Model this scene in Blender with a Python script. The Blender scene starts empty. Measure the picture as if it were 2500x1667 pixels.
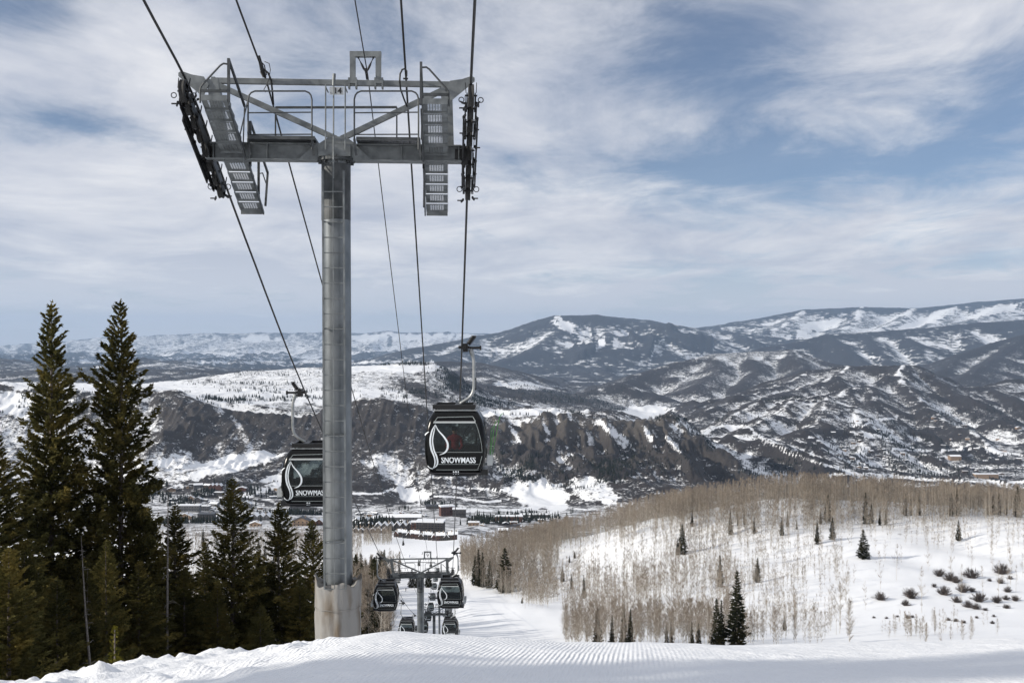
HAZE = 2.5e-5
import bpy, bmesh, math, random
import numpy as np
from mathutils import Vector, Matrix, Quaternion
random.seed(7)
R = math.radians
F = 2287.0
SC = bpy.context.scene
COL = SC.collection

def P(px, py, Y):
    """point seen at (px, py) of the 2352-wide photograph, at distance Y"""
    return Vector(((px-1176.0)/F*Y, Y, (784.0-py)/F*Y))

# ---------------------------------------------------------------- materials
def new_mat(name, base=(.5,.5,.5), rough=.6, metal=0.0, spec=.5):
    m = bpy.data.materials.new(name); m.use_nodes = True
    b = m.node_tree.nodes['Principled BSDF']
    b.inputs['Base Color'].default_value = (*base, 1)
    b.inputs['Roughness'].default_value = rough
    b.inputs['Metallic'].default_value = metal
    b.inputs['Specular IOR Level'].default_value = spec
    return m
def nd(m, typ, **kw):
    n = m.node_tree.nodes.new(typ)
    for k, v in kw.items():
        if k in n.inputs: n.inputs[k].default_value = v
        else: setattr(n, k, v)
    return n
def lk(m, a, b): m.node_tree.links.new(a, b)
def bs(m): return m.node_tree.nodes['Principled BSDF']
def var_mat(name, c1, c2, scale=6.0, rough=.6, metal=0.0, bump=0.0, coord='Object', spec=.5, lo=.35, hi=.65, detail=4.0, stretch=(1,1,1)):
    m = new_mat(name, c1, rough, metal, spec)
    tc = nd(m, 'ShaderNodeTexCoord'); mp = nd(m, 'ShaderNodeMapping')
    mp.inputs['Scale'].default_value = stretch
    lk(m, tc.outputs[coord], mp.inputs[0])
    n = nd(m, 'ShaderNodeTexNoise', Scale=scale, Detail=detail)
    lk(m, mp.outputs[0], n.inputs['Vector'])
    r = nd(m, 'ShaderNodeValToRGB')
    r.color_ramp.elements[0].position = lo; r.color_ramp.elements[0].color = (*c1, 1)
    r.color_ramp.elements[1].position = hi; r.color_ramp.elements[1].color = (*c2, 1)
    lk(m, n.outputs['Fac'], r.inputs[0]); lk(m, r.outputs[0], bs(m).inputs['Base Color'])
    if bump:
        bp = nd(m, 'ShaderNodeBump', Strength=1.0, Distance=bump)
        lk(m, n.outputs['Fac'], bp.inputs['Height']); lk(m, bp.outputs[0], bs(m).inputs['Normal'])
    return m

M = {}
M['galv'] = var_mat('galvanised_steel', (.10,.11,.115), (.20,.215,.22), 5, .5, .45, 0, lo=.3, hi=.7, detail=6)
M['galv_dark'] = var_mat('dark_galvanised_steel', (.035,.04,.043), (.075,.08,.085), 5, .55, .3)
M['pole'] = var_mat('pole_paint', (.115,.127,.136), (.20,.215,.225), 2.4, .38, .6, stretch=(1,1,.6), detail=8)
M['black_metal'] = new_mat('black_metal', (.012,.012,.013), .45, .3)
M['rubber'] = new_mat('rubber', (.02,.02,.02), .8)
M['rope'] = var_mat('wire_rope', (.015,.015,.016), (.05,.05,.05), 30, .55, .4)
M['cable'] = new_mat('cable', (.01,.01,.01), .6)
M['cabin'] = new_mat('cabin_black', (.004,.0045,.005), .22, 0, .22); bs(M['cabin']).inputs['Coat Weight'].default_value = .05
M['cabin_panel'] = new_mat('cabin_panel', (.008,.009,.0095), .35)
M['trim_white'] = new_mat('trim_white', (.34,.38,.38), .4)
M['decal'] = new_mat('decal_white', (.75,.8,.84), .5)
M['hanger'] = var_mat('hanger_steel', (.24,.26,.265), (.38,.39,.39), 4, .4, .5)
M['alu'] = new_mat('ski_rack_aluminium', (.5,.52,.52), .45, .6)
M['glass'] = new_mat('window_glass', (.02,.025,.028), .06)
bs(M['glass']).inputs['Transmission Weight'].default_value = 0
def _glass(m, tint=.45, rough=.05):
    nt = m.node_tree; out = nt.nodes['Material Output']; b = bs(m)
    tr = nd(m, 'ShaderNodeBsdfTransparent'); tr.inputs[0].default_value = (.55,.62,.62,1)
    mx = nd(m, 'ShaderNodeMixShader'); mx.inputs[0].default_value = tint
    lk(m, tr.outputs[0], mx.inputs[1]); lk(m, b.outputs[0], mx.inputs[2]); lk(m, mx.outputs[0], out.inputs[0])
_glass(M['glass'], .42)
M['sign'] = new_mat('sign_white', (.36,.38,.40), .5)
M['sign_black'] = new_mat('sign_black', (.01,.01,.012), .5)
M['canvas'] = var_mat('padding_canvas', (.235,.23,.22), (.13,.105,.078), 1.5, .8, 0, .05, lo=.47, hi=.66, detail=6, stretch=(2.2,2.2,.6))
M['red_jacket'] = var_mat('red_jacket', (.45,.02,.03), (.3,.012,.02), 12, .7)
M['skin'] = new_mat('skin', (.55,.33,.24), .6)
M['dark_cloth'] = new_mat('dark_cloth', (.02,.02,.025), .8)
M['helmet'] = new_mat('helmet', (.03,.03,.035), .3)
M['goggles'] = new_mat('goggles', (.02,.02,.03), .08)
M['ski_green'] = new_mat('ski_green', (.06,.26,.05), .35)
M['blue_cloth'] = new_mat('blue_jacket', (.03,.08,.25), .7)

# ---------------------------------------------------------------- mesh builder
class MB:
    def __init__(s): s.v = []; s.f = []; s.m = []; s.mi = 0
    def add(s, vs, fs):
        o = len(s.v); s.v.extend([tuple(v) for v in vs]); s.f.extend([tuple(i+o for i in f) for f in fs]); s.m.extend([s.mi]*len(fs))
    def box(s, c, h, rot=None):
        c = Vector(c); vs = []
        for x in (-1,1):
            for y in (-1,1):
                for z in (-1,1):
                    v = Vector((x*h[0], y*h[1], z*h[2]))
                    if rot is not None: v = rot @ v
                    vs.append(c+v)
        s.add(vs, [(0,1,3,2),(4,6,7,5),(0,4,5,1),(2,3,7,6),(0,2,6,4),(1,5,7,3)])
    def b2(s, a, b):
        """box from corner a to corner b"""
        a = Vector(a); b = Vector(b); s.box((a+b)/2, [abs(x)/2 for x in (b-a)])
    def bar(s, a, b, w, h=None, up=(0,0,1)):
        """rectangular bar from a to b, width w (across), height h (along up)"""
        a = Vector(a); b = Vector(b); d = b-a; L = d.length
        if L < 1e-9: return
        d.normalize(); up = Vector(up)
        if abs(d.dot(up)) > .99: up = Vector((0,1,0))
        sx = d.cross(up).normalized(); uz = sx.cross(d).normalized()
        rot = Matrix((sx, d, uz)).transposed()
        s.box((a+b)/2, (w/2, L/2, (h or w)/2), rot)
    def tube(s, pts, r, n=8, cap=True):
        pts = [Vector(p) for p in pts]; k = len(pts)
        rs = r if isinstance(r, (list, tuple)) else [r]*k
        rings = []; prev = None
        for i, p in enumerate(pts):
            d = (pts[min(i+1,k-1)]-pts[max(i-1,0)])
            if d.length < 1e-9: d = Vector((0,0,1))
            d.normalize()
            if prev is None:
                a = d.cross(Vector((0,0,1)))
                if a.length < .05: a = d.cross(Vector((0,1,0)))
                a.normalize()
            else:
                a = (prev - d*prev.dot(d))
                if a.length < 1e-6: a = d.orthogonal()
                a.normalize()
            prev = a; b = d.cross(a)
            rings.append([p + (a*math.cos(2*math.pi*j/n)+b*math.sin(2*math.pi*j/n))*rs[i] for j in range(n)])
        vs = [v for rg in rings for v in rg]; fs = []
        for i in range(k-1):
            for j in range(n):
                a0 = i*n+j; a1 = i*n+(j+1)%n
                fs.append((a0, a1, a1+n, a0+n))
        if cap: fs.append(tuple(range(n-1,-1,-1))); fs.append(tuple((k-1)*n+j for j in range(n)))
        s.add(vs, fs)
    def lathe(s, prof, c=(0,0,0), n=24, axis='z', arc=None):
        """prof: list of (r, h)"""
        c = Vector(c); vs = []; fs = []; k = len(prof)
        for (r, h) in prof:
            for j in range(n):
                t = 2*math.pi*j/n; x, y = r*math.cos(t), r*math.sin(t)
                v = (x,y,h) if axis == 'z' else ((h,x,y) if axis == 'x' else (x,h,y))
                vs.append(c+Vector(v))
        for i in range(k-1):
            for j in range(n):
                fs.append((i*n+j, i*n+(j+1)%n, (i+1)*n+(j+1)%n, (i+1)*n+j))
        s.add(vs, fs)
    def prism(s, outline, d0, d1, fn):
        """outline: list of 2D; fn(a,b,depth)->3D point"""
        n = len(outline)
        vs = [fn(a,b,d0) for a,b in outline] + [fn(a,b,d1) for a,b in outline]
        fs = [tuple(range(n-1,-1,-1)), tuple(range(n,2*n))] + [(i,(i+1)%n,n+(i+1)%n,n+i) for i in range(n)]
        s.add(vs, fs)
    def build(s, name, mat, parent=None, smooth=False, loc=None, bevel=0):
        me = bpy.data.meshes.new(name); me.from_pydata(s.v, [], s.f)
        mats = mat if isinstance(mat, (list, tuple)) else [mat]
        for mm in mats: me.materials.append(mm)
        if len(mats) > 1: me.polygons.foreach_set('material_index', s.m)
        if smooth: me.polygons.foreach_set('use_smooth', [True]*len(me.polygons))
        me.validate(); me.update()
        o = bpy.data.objects.new(name, me); COL.objects.link(o)
        if parent is not None: o.parent = parent
        if loc is not None: o.location = loc
        return o
def autosmooth(o, ang=35):
    me = o.data
    bm = bmesh.new(); bm.from_mesh(me)
    bmesh.ops.recalc_face_normals(bm, faces=bm.faces)
    for f in bm.faces: f.smooth = True
    for e in bm.edges:
        if len(e.link_faces) == 2 and e.calc_face_angle(0) > R(ang): e.smooth = False
    bm.to_mesh(me); bm.free()
def mesh_np(name, V, Fq, mat, parent=None, smooth=False, k=None):
    """fast mesh from numpy arrays: V (n,3), Fq (m,k)"""
    k = k or Fq.shape[1]; m = len(Fq)
    me = bpy.data.meshes.new(name)
    me.vertices.add(len(V)); me.vertices.foreach_set('co', V.astype(np.float32).ravel())
    me.loops.add(m*k); me.loops.foreach_set('vertex_index', Fq.astype(np.int32).ravel())
    me.polygons.add(m); me.polygons.foreach_set('loop_start', np.arange(0, m*k, k, dtype=np.int32))
    me.polygons.foreach_set('loop_total', np.full(m, k, dtype=np.int32))
    if smooth: me.polygons.foreach_set('use_smooth', np.ones(m, dtype=bool))
    me.materials.append(mat); me.update(calc_edges=True)
    o = bpy.data.objects.new(name, me); COL.objects.link(o)
    if parent is not None: o.parent = parent
    return o
def tag(o, label=None, cat=None, group=None, kind=None):
    if label: o['label'] = label
    if cat: o['category'] = cat
    if group: o['group'] = group
    if kind: o['kind'] = kind
    return o
def empty(name, loc=(0,0,0), rz=0):
    o = bpy.data.objects.new(name, None); COL.objects.link(o); o.location = loc; o.rotation_euler = (0,0,rz); return o
def copy_tree(o, parent=None):
    c = o.copy(); COL.objects.link(c)
    if parent is not None: c.parent = parent
    for ch in list(o.children): copy_tree(ch, c)
    return c

# ---------------------------------------------------------------- numpy noise
_rng = np.random.RandomState(11)
_TAB = _rng.rand(256,256).astype(np.float32)
def vnoise(x, y, s=0):
    xf = np.floor(x); yf = np.floor(y)
    fx = (x-xf).astype(np.float32); fy = (y-yf).astype(np.float32)
    xi = (xf.astype(np.int64)+s*37) & 255; yi = (yf.astype(np.int64)+s*91) & 255
    x1 = (xi+1)&255; y1 = (yi+1)&255
    fx = fx*fx*fx*(fx*(fx*6-15)+10); fy = fy*fy*fy*(fy*(fy*6-15)+10)
    a = _TAB[xi,yi]; b = _TAB[x1,yi]; c = _TAB[xi,y1]; d = _TAB[x1,y1]
    return (a+(b-a)*fx)*(1-fy) + (c+(d-c)*fx)*fy
def fbm(x, y, o=5, s=0, g=.5):
    t = 0; a = 1.0; n = 0
    for i in range(o):
        t = t + a*vnoise(x+3.1*i, y-1.7*i, s+i); n += a; a *= g; x, y = x*1.93+y*.31, y*1.93-x*.31
    return t/n
def ridged(x, y, o=5, s=0, g=.5):
    t = 0; a = 1.0; n = 0
    for i in range(o):
        w = 1-np.abs(2*vnoise(x+2.3*i, y+5.1*i, s+i)-1); t = t + a*w*w; n += a; a *= g; x, y = x*1.93+y*.31, y*1.93-x*.31
    return t/n
def rmf(x, y, o=6, s=0, g=2.0):
    t = 0; wgt = 1.0; a = 1.0; n = 0
    for i in range(o):
        w = 1-np.abs(2*vnoise(x+2.3*i, y+5.1*i, s+i)-1); w = w*w*wgt; wgt = np.clip(w*g, 0, 1)
        t = t + a*w; n += a; a *= .55; x, y = x*1.93+y*.31, y*1.93-x*.31
    return t/n
def sstep(a, b, x):
    t = np.clip((x-a)/(b-a), 0, 1); return t*t*(3-2*t)
# ================================================================ TERRAIN
# rows: (distance, [(px, py), ...]) of the bare ground before ridges and erosion
ROWS = [
 (57,   [(-300,1640),(700,1606),(2650,1606)]),
 (87,   [(-300,1640),(700,1590),(2650,1588)]),
 (120,  [(-300,1600),(700,1570),(860,1585),(1300,1590),(1700,1570),(2650,1560)]),
 (170,  [(-300,1560),(700,1500),(850,1515),(905,1545),(1280,1530),(1500,1510),(2352,1500),(2650,1500)]),
 (215,  [(-300,1530),(700,1460),(850,1478),(905,1512),(1060,1506),(1280,1490),(1400,1484),(2352,1479),(2650,1480)]),
 (300,  [(-300,1500),(700,1405),(850,1425),(905,1452),(1060,1452),(1280,1446),(1330,1446),(1500,1438),(1800,1415),(2000,1395),(2352,1390),(2650,1390)]),
 (350,  [(-300,1490),(700,1385),(850,1400),(905,1417),(1060,1412),(1250,1408),(1400,1402),(1700,1362),(2000,1330),(2352,1325),(2650,1325)]),
 (410,  [(-300,1500),(700,1372),(850,1372),(905,1379),(1060,1376),(1200,1386),(1300,1382),(1500,1345),(1800,1300),(2000,1280),(2352,1275),(2650,1275)]),
 (470,  [(-300,1480),(700,1400),(900,1358),(1060,1352),(1200,1342),(1350,1308),(1500,1268),(1800,1214),(2000,1206),(2352,1204),(2650,1206)]),
 (540,  [(-300,1470),(700,1380),(900,1336),(1060,1322),(1200,1292),(1350,1236),(1500,1190),(1800,1146),(2100,1150),(2352,1170),(2650,1178)]),
 (620,  [(-300,1450),(700,1350),(900,1312),(1060,1288),(1130,1272),(1200,1268),(1350,1242),(1500,1225),(2352,1240),(2650,1240)]),
 (760,  [(-300,1400),(0,1390),(400,1310),(700,1280),(900,1262),(1000,1255),(1100,1250),(1200,1268),(1400,1300),(2352,1350),(2650,1370)]),
 (1000, [(-300,1340),(400,1240),(700,1240),(900,1236),(1000,1234),(1100,1232),(1300,1285),(2352,1340),(2650,1340)]),
 (1200, [(-300,1300),(400,1215),(600,1212),(900,1210),(1100,1212),(1300,1240),(2352,1320),(2650,1320)]),
 (1650, [(-300,1225),(400,1190),(700,1192),(900,1196),(1200,1196),(1400,1200),(2352,1270),(2650,1270)]),
 (2100, [(-300,1160),(0,1150),(400,1150),(700,1160),(850,1172),(1000,1160),(1250,1175),(1400,1175),(1700,1160),(2352,1180),(2650,1180)]),
 (2500, [(-300,1080),(0,1090),(300,1100),(450,1085),(600,1080),(740,1078),(850,1075),(940,1112),(1000,1098),(1130,1105),(1250,1110),(1400,1105),(1600,1120),(1800,1140),(2352,1160),(2650,1160)]),
 (2850, [(-300,990),(0,1000),(150,1010),(300,1000),(400,1010),(480,1035),(560,1022),(650,1010),(740,1005),(850,1000),(980,1010),(1060,1050),(1150,1050),(1250,1040),(1400,1040),(1560,1050),(1700,1110),(1850,1135),(2352,1150),(2650,1150)]),
 (3100, [(-300,905),(0,900),(150,905),(230,912),(350,912),(440,914),(560,925),(740,948),(850,932),(900,933),(980,948),(1040,975),(1140,956),(1230,958),(1300,955),(1450,965),(1560,969),(1620,998),(1690,1055),(1750,1092),(1850,1120),(2352,1142),(2650,1140)]),
 (3400, [(-300,895),(0,890),(350,903),(560,915),(740,930),(850,925),(980,935),(1140,950),(1250,945),(1400,962),(1560,985),(1690,1050),(1900,1100),(2352,1120),(2650,1120)]),
 (4000, [(-300,885),(0,884),(150,884),(330,888),(430,885),(540,880),(740,878),(880,880),(985,885),(1060,905),(1150,948),(1300,950),(1500,1000),(1700,1040),(2000,1070),(2352,1080),(2650,1080)]),
 (4600, [(-300,882),(0,878),(150,878),(330,882),(430,872),(540,852),(600,848),(740,842),(880,836),(985,833),(1010,840),(1060,872),(1100,900),(1150,925),(1300,945),(1500,985),(1700,1010),(2000,1040),(2352,1040),(2650,1040)]),
 (5500, [(-300,900),(900,905),(1100,905),(1300,930),(1480,960),(1700,985),(2000,1000),(2352,1000),(2650,1000)]),
 (7000, [(-300,885),(0,880),(900,895),(1100,880),(1250,905),(1400,925),(1480,948),(1560,946),(2000,945),(2650,940)]),
 (8500, [(-300,868),(0,862),(330,850),(900,870),(1000,850),(1100,832),(1180,848),(1260,885),(1400,918),(1560,925),(2650,915)]),
 (9300, [(-300,850),(900,868),(1000,850),(1300,890),(1400,905),(2650,900)]),
 (12000,[(-300,818),(0,820),(100,833),(200,850),(330,826),(450,838),(560,852),(700,852),(900,858),(1200,872),(2650,872)]),
 (14000,[(-300,862),(900,860),(2650,858)]),
 (20000,[(-300,842),(900,842),(1100,836),(2650,825)]),
 (28000,[(-300,822),(900,818),(1100,812),(2650,800)]),
 (36000,[(-300,803),(0,796),(150,786),(230,777),(400,769),(560,765),(730,767),(900,763),(1110,766),(1300,772),(2650,778)]),
 (40000,[(-300,806),(0,798),(150,788),(230,779),(400,771),(560,767),(730,769),(900,765),(1110,768),(1300,776),(2650,782)]),
 (48000,[(-300,815),(2650,815)]),
]
# ridges: points (px, py, distance), flank slope, snow on the crest, halfwidth of that snow
RIDGES = [
 ([(1590,1010,3700),(1640,985,4000),(1700,950,4300),(1760,928,4500),(1830,912,4600),(1900,918,4600),(1960,945,4500),(2000,985,4300),(2060,1020,4100),(2130,1058,3900),(2200,1085,3700)], .42,.9,22),
 ([(1830,912,4600),(1790,950,4250),(1730,985,3950),(1650,1012,3700),(1560,1040,3500)], .42,.9,22),
 ([(1900,918,4600),(1880,965,4100),(1830,1010,3750)], .42,.8,18),
 ([(1960,945,4500),(1975,985,4100),(1990,1020,3850),(1960,1045,3650),(1900,1060,3500)], .5,1,24),
 ([(1975,985,4100),(2040,1035,3800),(2100,1075,3550)], .45,.7,15),
 ([(1650,1012,3700),(1760,1040,3500),(1850,1062,3300),(1960,1085,3150),(2080,1108,3000),(2160,1120,2900)], .4,1,18),
 ([(1600,1000,3650),(1720,1016,3500),(1850,1020,3500)], .4,.8,16),
 ([(1540,968,5600),(1600,935,6100),(1680,905,6300),(1760,880,6500),(1860,847,6600),(1950,838,6600),(2010,842,6600),(2080,837,6600),(2130,860,6400),(2180,880,6200),(2260,884,6300),(2352,868,6800),(2600,850,6800)], .42,.6,25),
 ([(2080,837,6600),(2062,862,6250),(2075,888,5950),(2120,925,5550),(2160,962,5200),(2230,1000,4900),(2290,1030,4700)], .52,1,26),
 ([(2062,862,6250),(1990,890,5900),(1900,915,5500),(1850,930,5300)], .45,.9,30),
 ([(1950,838,6600),(1900,872,6150),(1800,900,5800),(1720,930,5500)], .42,.9,22),
 ([(1860,847,6600),(1790,885,6100),(1700,912,5700),(1620,940,5400)], .42,.8,20),
 ([(2180,880,6200),(2230,925,5700),(2300,965,5300),(2380,1000,5000)], .42,.4,15),
 ([(2260,884,6300),(2352,930,5800)], .4,.3,15),
 ([(1990,890,5900),(2010,925,5500),(1960,950,5200)], .45,.8,20),
 ([(1350,905,8000),(1450,862,8600),(1560,830,9000),(1640,812,9200),(1720,809,9300),(1810,803,9400),(1870,822,9200),(1930,842,9000),(1990,870,8800)], .36,.7,90),
 ([(1640,812,9200),(1655,850,8500),(1600,885,7800)], .4,.4,30),
 ([(1810,803,9400),(1845,845,8500),(1780,880,7900)], .4,.5,30),
 ([(1720,809,9300),(1740,850,8500),(1700,890,7800)], .4,.3,20),
 ([(1370,893,7400),(1420,880,7500),(1480,900,7400)], .3,1,80),
 ([(960,845,8200),(1010,830,8400),(1100,833,8600),(1180,850,8600),(1250,882,8400)], .33,.3,25),
 ([(1100,833,8600),(1150,870,7900)], .35,.2,20),
 ([(2130,852,9800),(2200,815,10300),(2290,786,10800),(2352,770,11000),(2600,735,11000)], .4,.5,40),
 ([(2352,770,11000),(2290,820,10000),(2230,858,9200)], .4,.6,40),
 ([(2200,815,10300),(2170,850,9500)], .4,.4,30),
 ([(1560,850,13000),(1650,838,13200),(1720,808,13800),(1800,790,14200),(1900,768,14500),(2050,758,15000),(2200,745,15500),(2352,735,15500),(2650,725,15500)], .36,.6,70),
 ([(1900,768,14500),(1960,812,13300),(2010,850,12500)], .42,.2,40),
 ([(2050,758,15000),(2100,790,14000),(2130,835,12800)], .42,.3,40),
 ([(2200,745,15500),(2240,785,14300),(2250,820,13300)], .42,.5,50),
 ([(1780,795,14000),(1810,830,13000),(1850,855,12200)], .42,.2,30),
 ([(1980,762,14800),(2020,800,13600),(2060,845,12500)], .42,.3,40),
 ([(800,845,14200),(860,832,15000),(960,798,16500),(1100,771,17500),(1180,757,18000),(1240,735,18000),(1280,725,18000),(1370,722,18000),(1450,731,18500),(1600,752,19000),(1700,766,19000),(1850,780,18000)], .32,.1,10),
 ([(1280,725,18000),(1290,760,16800),(1230,800,15500),(1150,830,14500)], .4,.2,60),
 ([(1370,722,18000),(1400,765,16800),(1400,810,15300)], .4,.2,60),
 ([(1450,731,18500),(1500,775,17000),(1540,815,15500)], .4,.2,60),
 ([(1600,752,19000),(1650,785,17500),(1650,815,16000)], .4,.4,60),
 ([(1100,771,17500),(1060,805,16000),(960,830,15000)], .38,.2,40),
 ([(1590,757,23000),(1700,738,23500),(1850,711,24000),(1980,706,24000),(2100,708,24000),(2250,692,24000),(2352,685,24000),(2700,672,24000)], .28,.0,10),
 ([(1850,711,24000),(1800,750,21500),(1700,775,19500)], .36,1,150),
 ([(1980,706,24000),(1960,745,21500),(1880,775,19500)], .36,1,160),
 ([(2100,708,24000),(2060,740,22000),(1990,765,20000)], .36,1,160),
 ([(2200,700,24000),(2160,735,22000),(2100,760,20000)], .36,1,160),
 ([(2310,690,24000),(2270,725,22000),(2200,750,20000)], .36,1,160),
 # spurs of the near brown scarp
 ([(340,906,3120),(400,945,2980),(450,985,2830),(478,1035,2650)], .55,.3,8),
 ([(440,914,3100),(520,950,2980),(545,1000,2800)], .3,.0,8),
 ([(1150,960,3100),(1180,1005,2930),(1160,1060,2750)], .6,.0,8),
 ([(1290,958,3080),(1300,1010,2900),(1305,1040,2780),(1330,1090,2600),(1360,1130,2450)], .62,.2,8),
 ([(1380,960,3080),(1400,1000,2930),(1420,1050,2780)], .6,.3,8),
 ([(1470,964,3080),(1500,1005,2930),(1560,1050,2750),(1620,1100,2550)], .62,.3,8),
 ([(1560,969,3080),(1640,1020,2950),(1700,1075,2800),(1760,1110,2650)], .6,.3,8),
 ([(960,940,3090),(970,990,2930),(930,1040,2750),(850,1075,2560),(840,1110,2420)], .45,.1,8),
 ([(1100,1090,2500),(1150,1100,2450),(1210,1130,2330)], .35,.4,8),
 ([(700,1040,2650),(650,1065,2500),(560,1100,2380)], .3,.5,8),
]
# surface cover blobs: (px, py, rx, ry, rotation deg, value, near, far)
COVER = [
 (150,1010,260,120,0,.52,2150,3080),(40,930,60,30,0,.9,2700,3100),
 (215,945,50,35,30,.35,2700,3100),
 (430,985,70,62,35,.06,2550,3090),(610,965,190,38,5,.05,2750,3090),(690,1000,90,30,-10,.12,2600,3090),
 (440,1040,45,22,10,.12,2400,2900),
 (520,1068,150,20,-12,.95,2250,2760),(650,1098,110,16,-22,.78,2150,2700),(400,1075,60,35,0,.68,2200,2800),
 (560,1120,60,12,-10,.25,2100,2500),(600,1075,60,9,-15,.3,2200,2700),
 (880,985,120,56,0,.07,2600,3090),(1000,1010,60,45,0,.2,2500,3090),(860,1120,80,28,18,.12,2100,2600),
 (900,1075,70,25,20,.6,2300,2800),(945,1130,42,26,20,.95,2050,2620),(1010,1100,90,30,0,.45,2200,2750),
 (1120,1120,110,38,0,.3,2050,2500),(1240,1135,70,36,15,.93,2050,2500),(1190,1085,50,22,0,.5,2200,2700),
 (1250,1005,140,42,0,.06,2600,3092),(1440,1010,170,50,0,.06,2500,3092),(1330,1080,95,45,15,.16,2200,2760),
 (1360,1125,60,30,20,.75,2100,2440),(1600,1060,120,60,25,.08,2300,3000),(1500,1100,90,30,0,.3,2100,2700),
 (1220,1040,60,35,0,.03,2500,2900),(1390,1070,50,40,0,.03,2450,2850),
 (560,1000,50,9,60,.45,2500,3095),(500,940,26,8,50,.5,2700,3095),(1395,985,34,6,42,.95,2650,3092),(1425,1000,40,5,44,.9,2600,3092),(1375,965,22,5,38,.9,2800,3092),(1490,1000,26,6,60,.9,2650,3092),(1255,985,20,5,60,.7,2700,3092),(1545,1020,30,6,50,.8,2600,3092),(1185,1000,26,5,55,.7,2600,3092),
 # plateau behind the scarp
 (160,885,330,14,0,.97,3100,4900),(620,905,330,26,0,.86,3100,4700),(700,868,260,30,0,.66,3500,4900),(880,845,150,10,0,1,4100,4900),
 (860,868,100,14,0,.6,3600,4500),(560,918,120,5,0,.97,3100,3500),
 (1075,885,60,35,40,.12,3600,4900),(960,895,60,16,20,.2,3500,4500),(1120,930,70,20,30,.45,3300,4600),
 (1240,945,120,9,0,.98,3080,3900),(1150,952,60,6,0,.95,3080,3600),
 (1300,905,200,22,5,.17,4900,7600),(1190,885,70,8,5,.8,5500,8000),(1440,930,70,12,0,.3,5000,7000),
 (1480,952,85,13,0,1,4700,8200),(1490,938,60,7,0,1,5000,8300),
 (1600,990,60,20,0,.35,3500,5000),
 (2100,1050,240,60,0,.42,2600,4700),(2290,1000,160,50,0,.4,4000,5500),(2250,925,120,40,20,.12,5000,6500),(2130,990,60,25,20,.15,4200,5600),
 (2200,1040,130,14,10,.08,4000,4900),(1990,1040,60,20,0,.2,3200,4300),
 (1900,990,120,40,0,.22,3300,4700),(1800,1060,160,25,10,.12,2600,3400),
 # distant ground
 (60,840,260,25,0,.3,9000,13500),(450,850,260,20,0,.38,9000,13500),
 (1650,815,230,12,0,.62,8500,9600),(1560,870,220,35,0,.3,7300,9200),(1450,880,60,30,0,.12,7300,9000),
 (1300,748,36,16,20,.85,16000,18400),(1345,790,20,17,40,.9,15500,17900),(1380,790,8,14,20,.8,15500,17900),(1412,792,8,12,20,.75,15500,17900),
 (1300,830,260,26,0,.08,10500,16000),(1200,790,100,14,0,.42,15000,18000),(1500,740,200,6,0,.06,17000,19500),
 (1850,840,240,30,0,.10,11500,14000),(2200,800,200,40,0,.36,12500,15600),(1750,790,120,10,0,.36,13000,17000),
 (2000,712,450,7,0,.1,22000,25000),(1900,745,330,28,0,.5,18000,23600),(2200,730,260,26,0,.5,18000,23600),(1870,752,60,12,-20,.85,18000,23600),(2130,735,120,9,-22,.9,18000,23600),(2290,712,60,8,-15,.85,18000,23600),
 (500,800,520,32,0,.55,21000,45000),(590,778,40,6,0,.95,30000,45000),(950,775,160,8,0,1,30000,45000),(1050,790,200,14,0,.6,21000,35000),
 (500,832,420,5,0,.75,14500,24000),(400,842,300,6,0,.2,14000,22000),
]
def base_height(X, Y):
    Ys = np.array([r[0] for r in ROWS], float)
    px = 1176 + F*X/np.maximum(Y, 20)
    T = []
    gx = np.arange(-420, 2781, 4.0)
    for d, pts in ROWS:
        xs = [p[0] for p in pts]; yy = [p[1] for p in pts]
        prof = np.interp(gx, xs, yy)
        sg = (34 if d < 2200 else 12)/4.0
        kk = np.exp(-.5*(np.arange(-int(3*sg), int(3*sg)+1)/sg)**2); kk /= kk.sum()
        n = len(kk)//2
        prof = np.convolve(np.pad(prof, n, mode='edge'), kk, mode='valid')
        T.append((784-np.interp(px, gx, prof))/F*d)
    z = T[0].copy()
    D = [(T[min(i+1,len(T)-1)]-T[max(i-1,0)])/(Ys[min(i+1,len(T)-1)]-Ys[max(i-1,0)]) for i in range(len(T))]
    for i in range(len(ROWS)-1):
        a, b = Ys[i], Ys[i+1]
        m = (Y > a) & (Y <= b)
        t = (Y-a)/(b-a)
        if b <= 2600:
            h = b-a; v = (2*t**3-3*t*t+1)*T[i] + (t**3-2*t*t+t)*h*D[i] + (-2*t**3+3*t*t)*T[i+1] + (t**3-t*t)*h*D[i+1]
        else: v = T[i]*(1-t)+T[i+1]*t
        z = np.where(m, v, z)
    z = np.where(Y > Ys[-1], T[-1], z)
    Yc = np.clip(Y, 0, 60)
    zn = -1.6 - .0139*Yc*Yc
    zn = np.where(Yc > 25, -10.29-(Yc-25)*.35, zn)
    side = np.interp(X, [-60,-30,-15,-8,-5.1,-4.3,-3.5,-2.04,-1.3,-.6,.6,2.45,5.5,20,60],
                        [-9,-4.2,-2.0,-.95,-.46,-.33,-.16,-.02,.085,.045,-.04,-.065,0,.3,.8])
    side = side*np.interp(Y, [-40,0,5,14,40,60], [.5,.5,.8,1,1,.2])
    zn = zn + side + np.where(Y < 0, Y*.02*-1, 0)
    w = sstep(24, 57, Y)
    return zn*(1-w) + z*w
PROX = None
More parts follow.
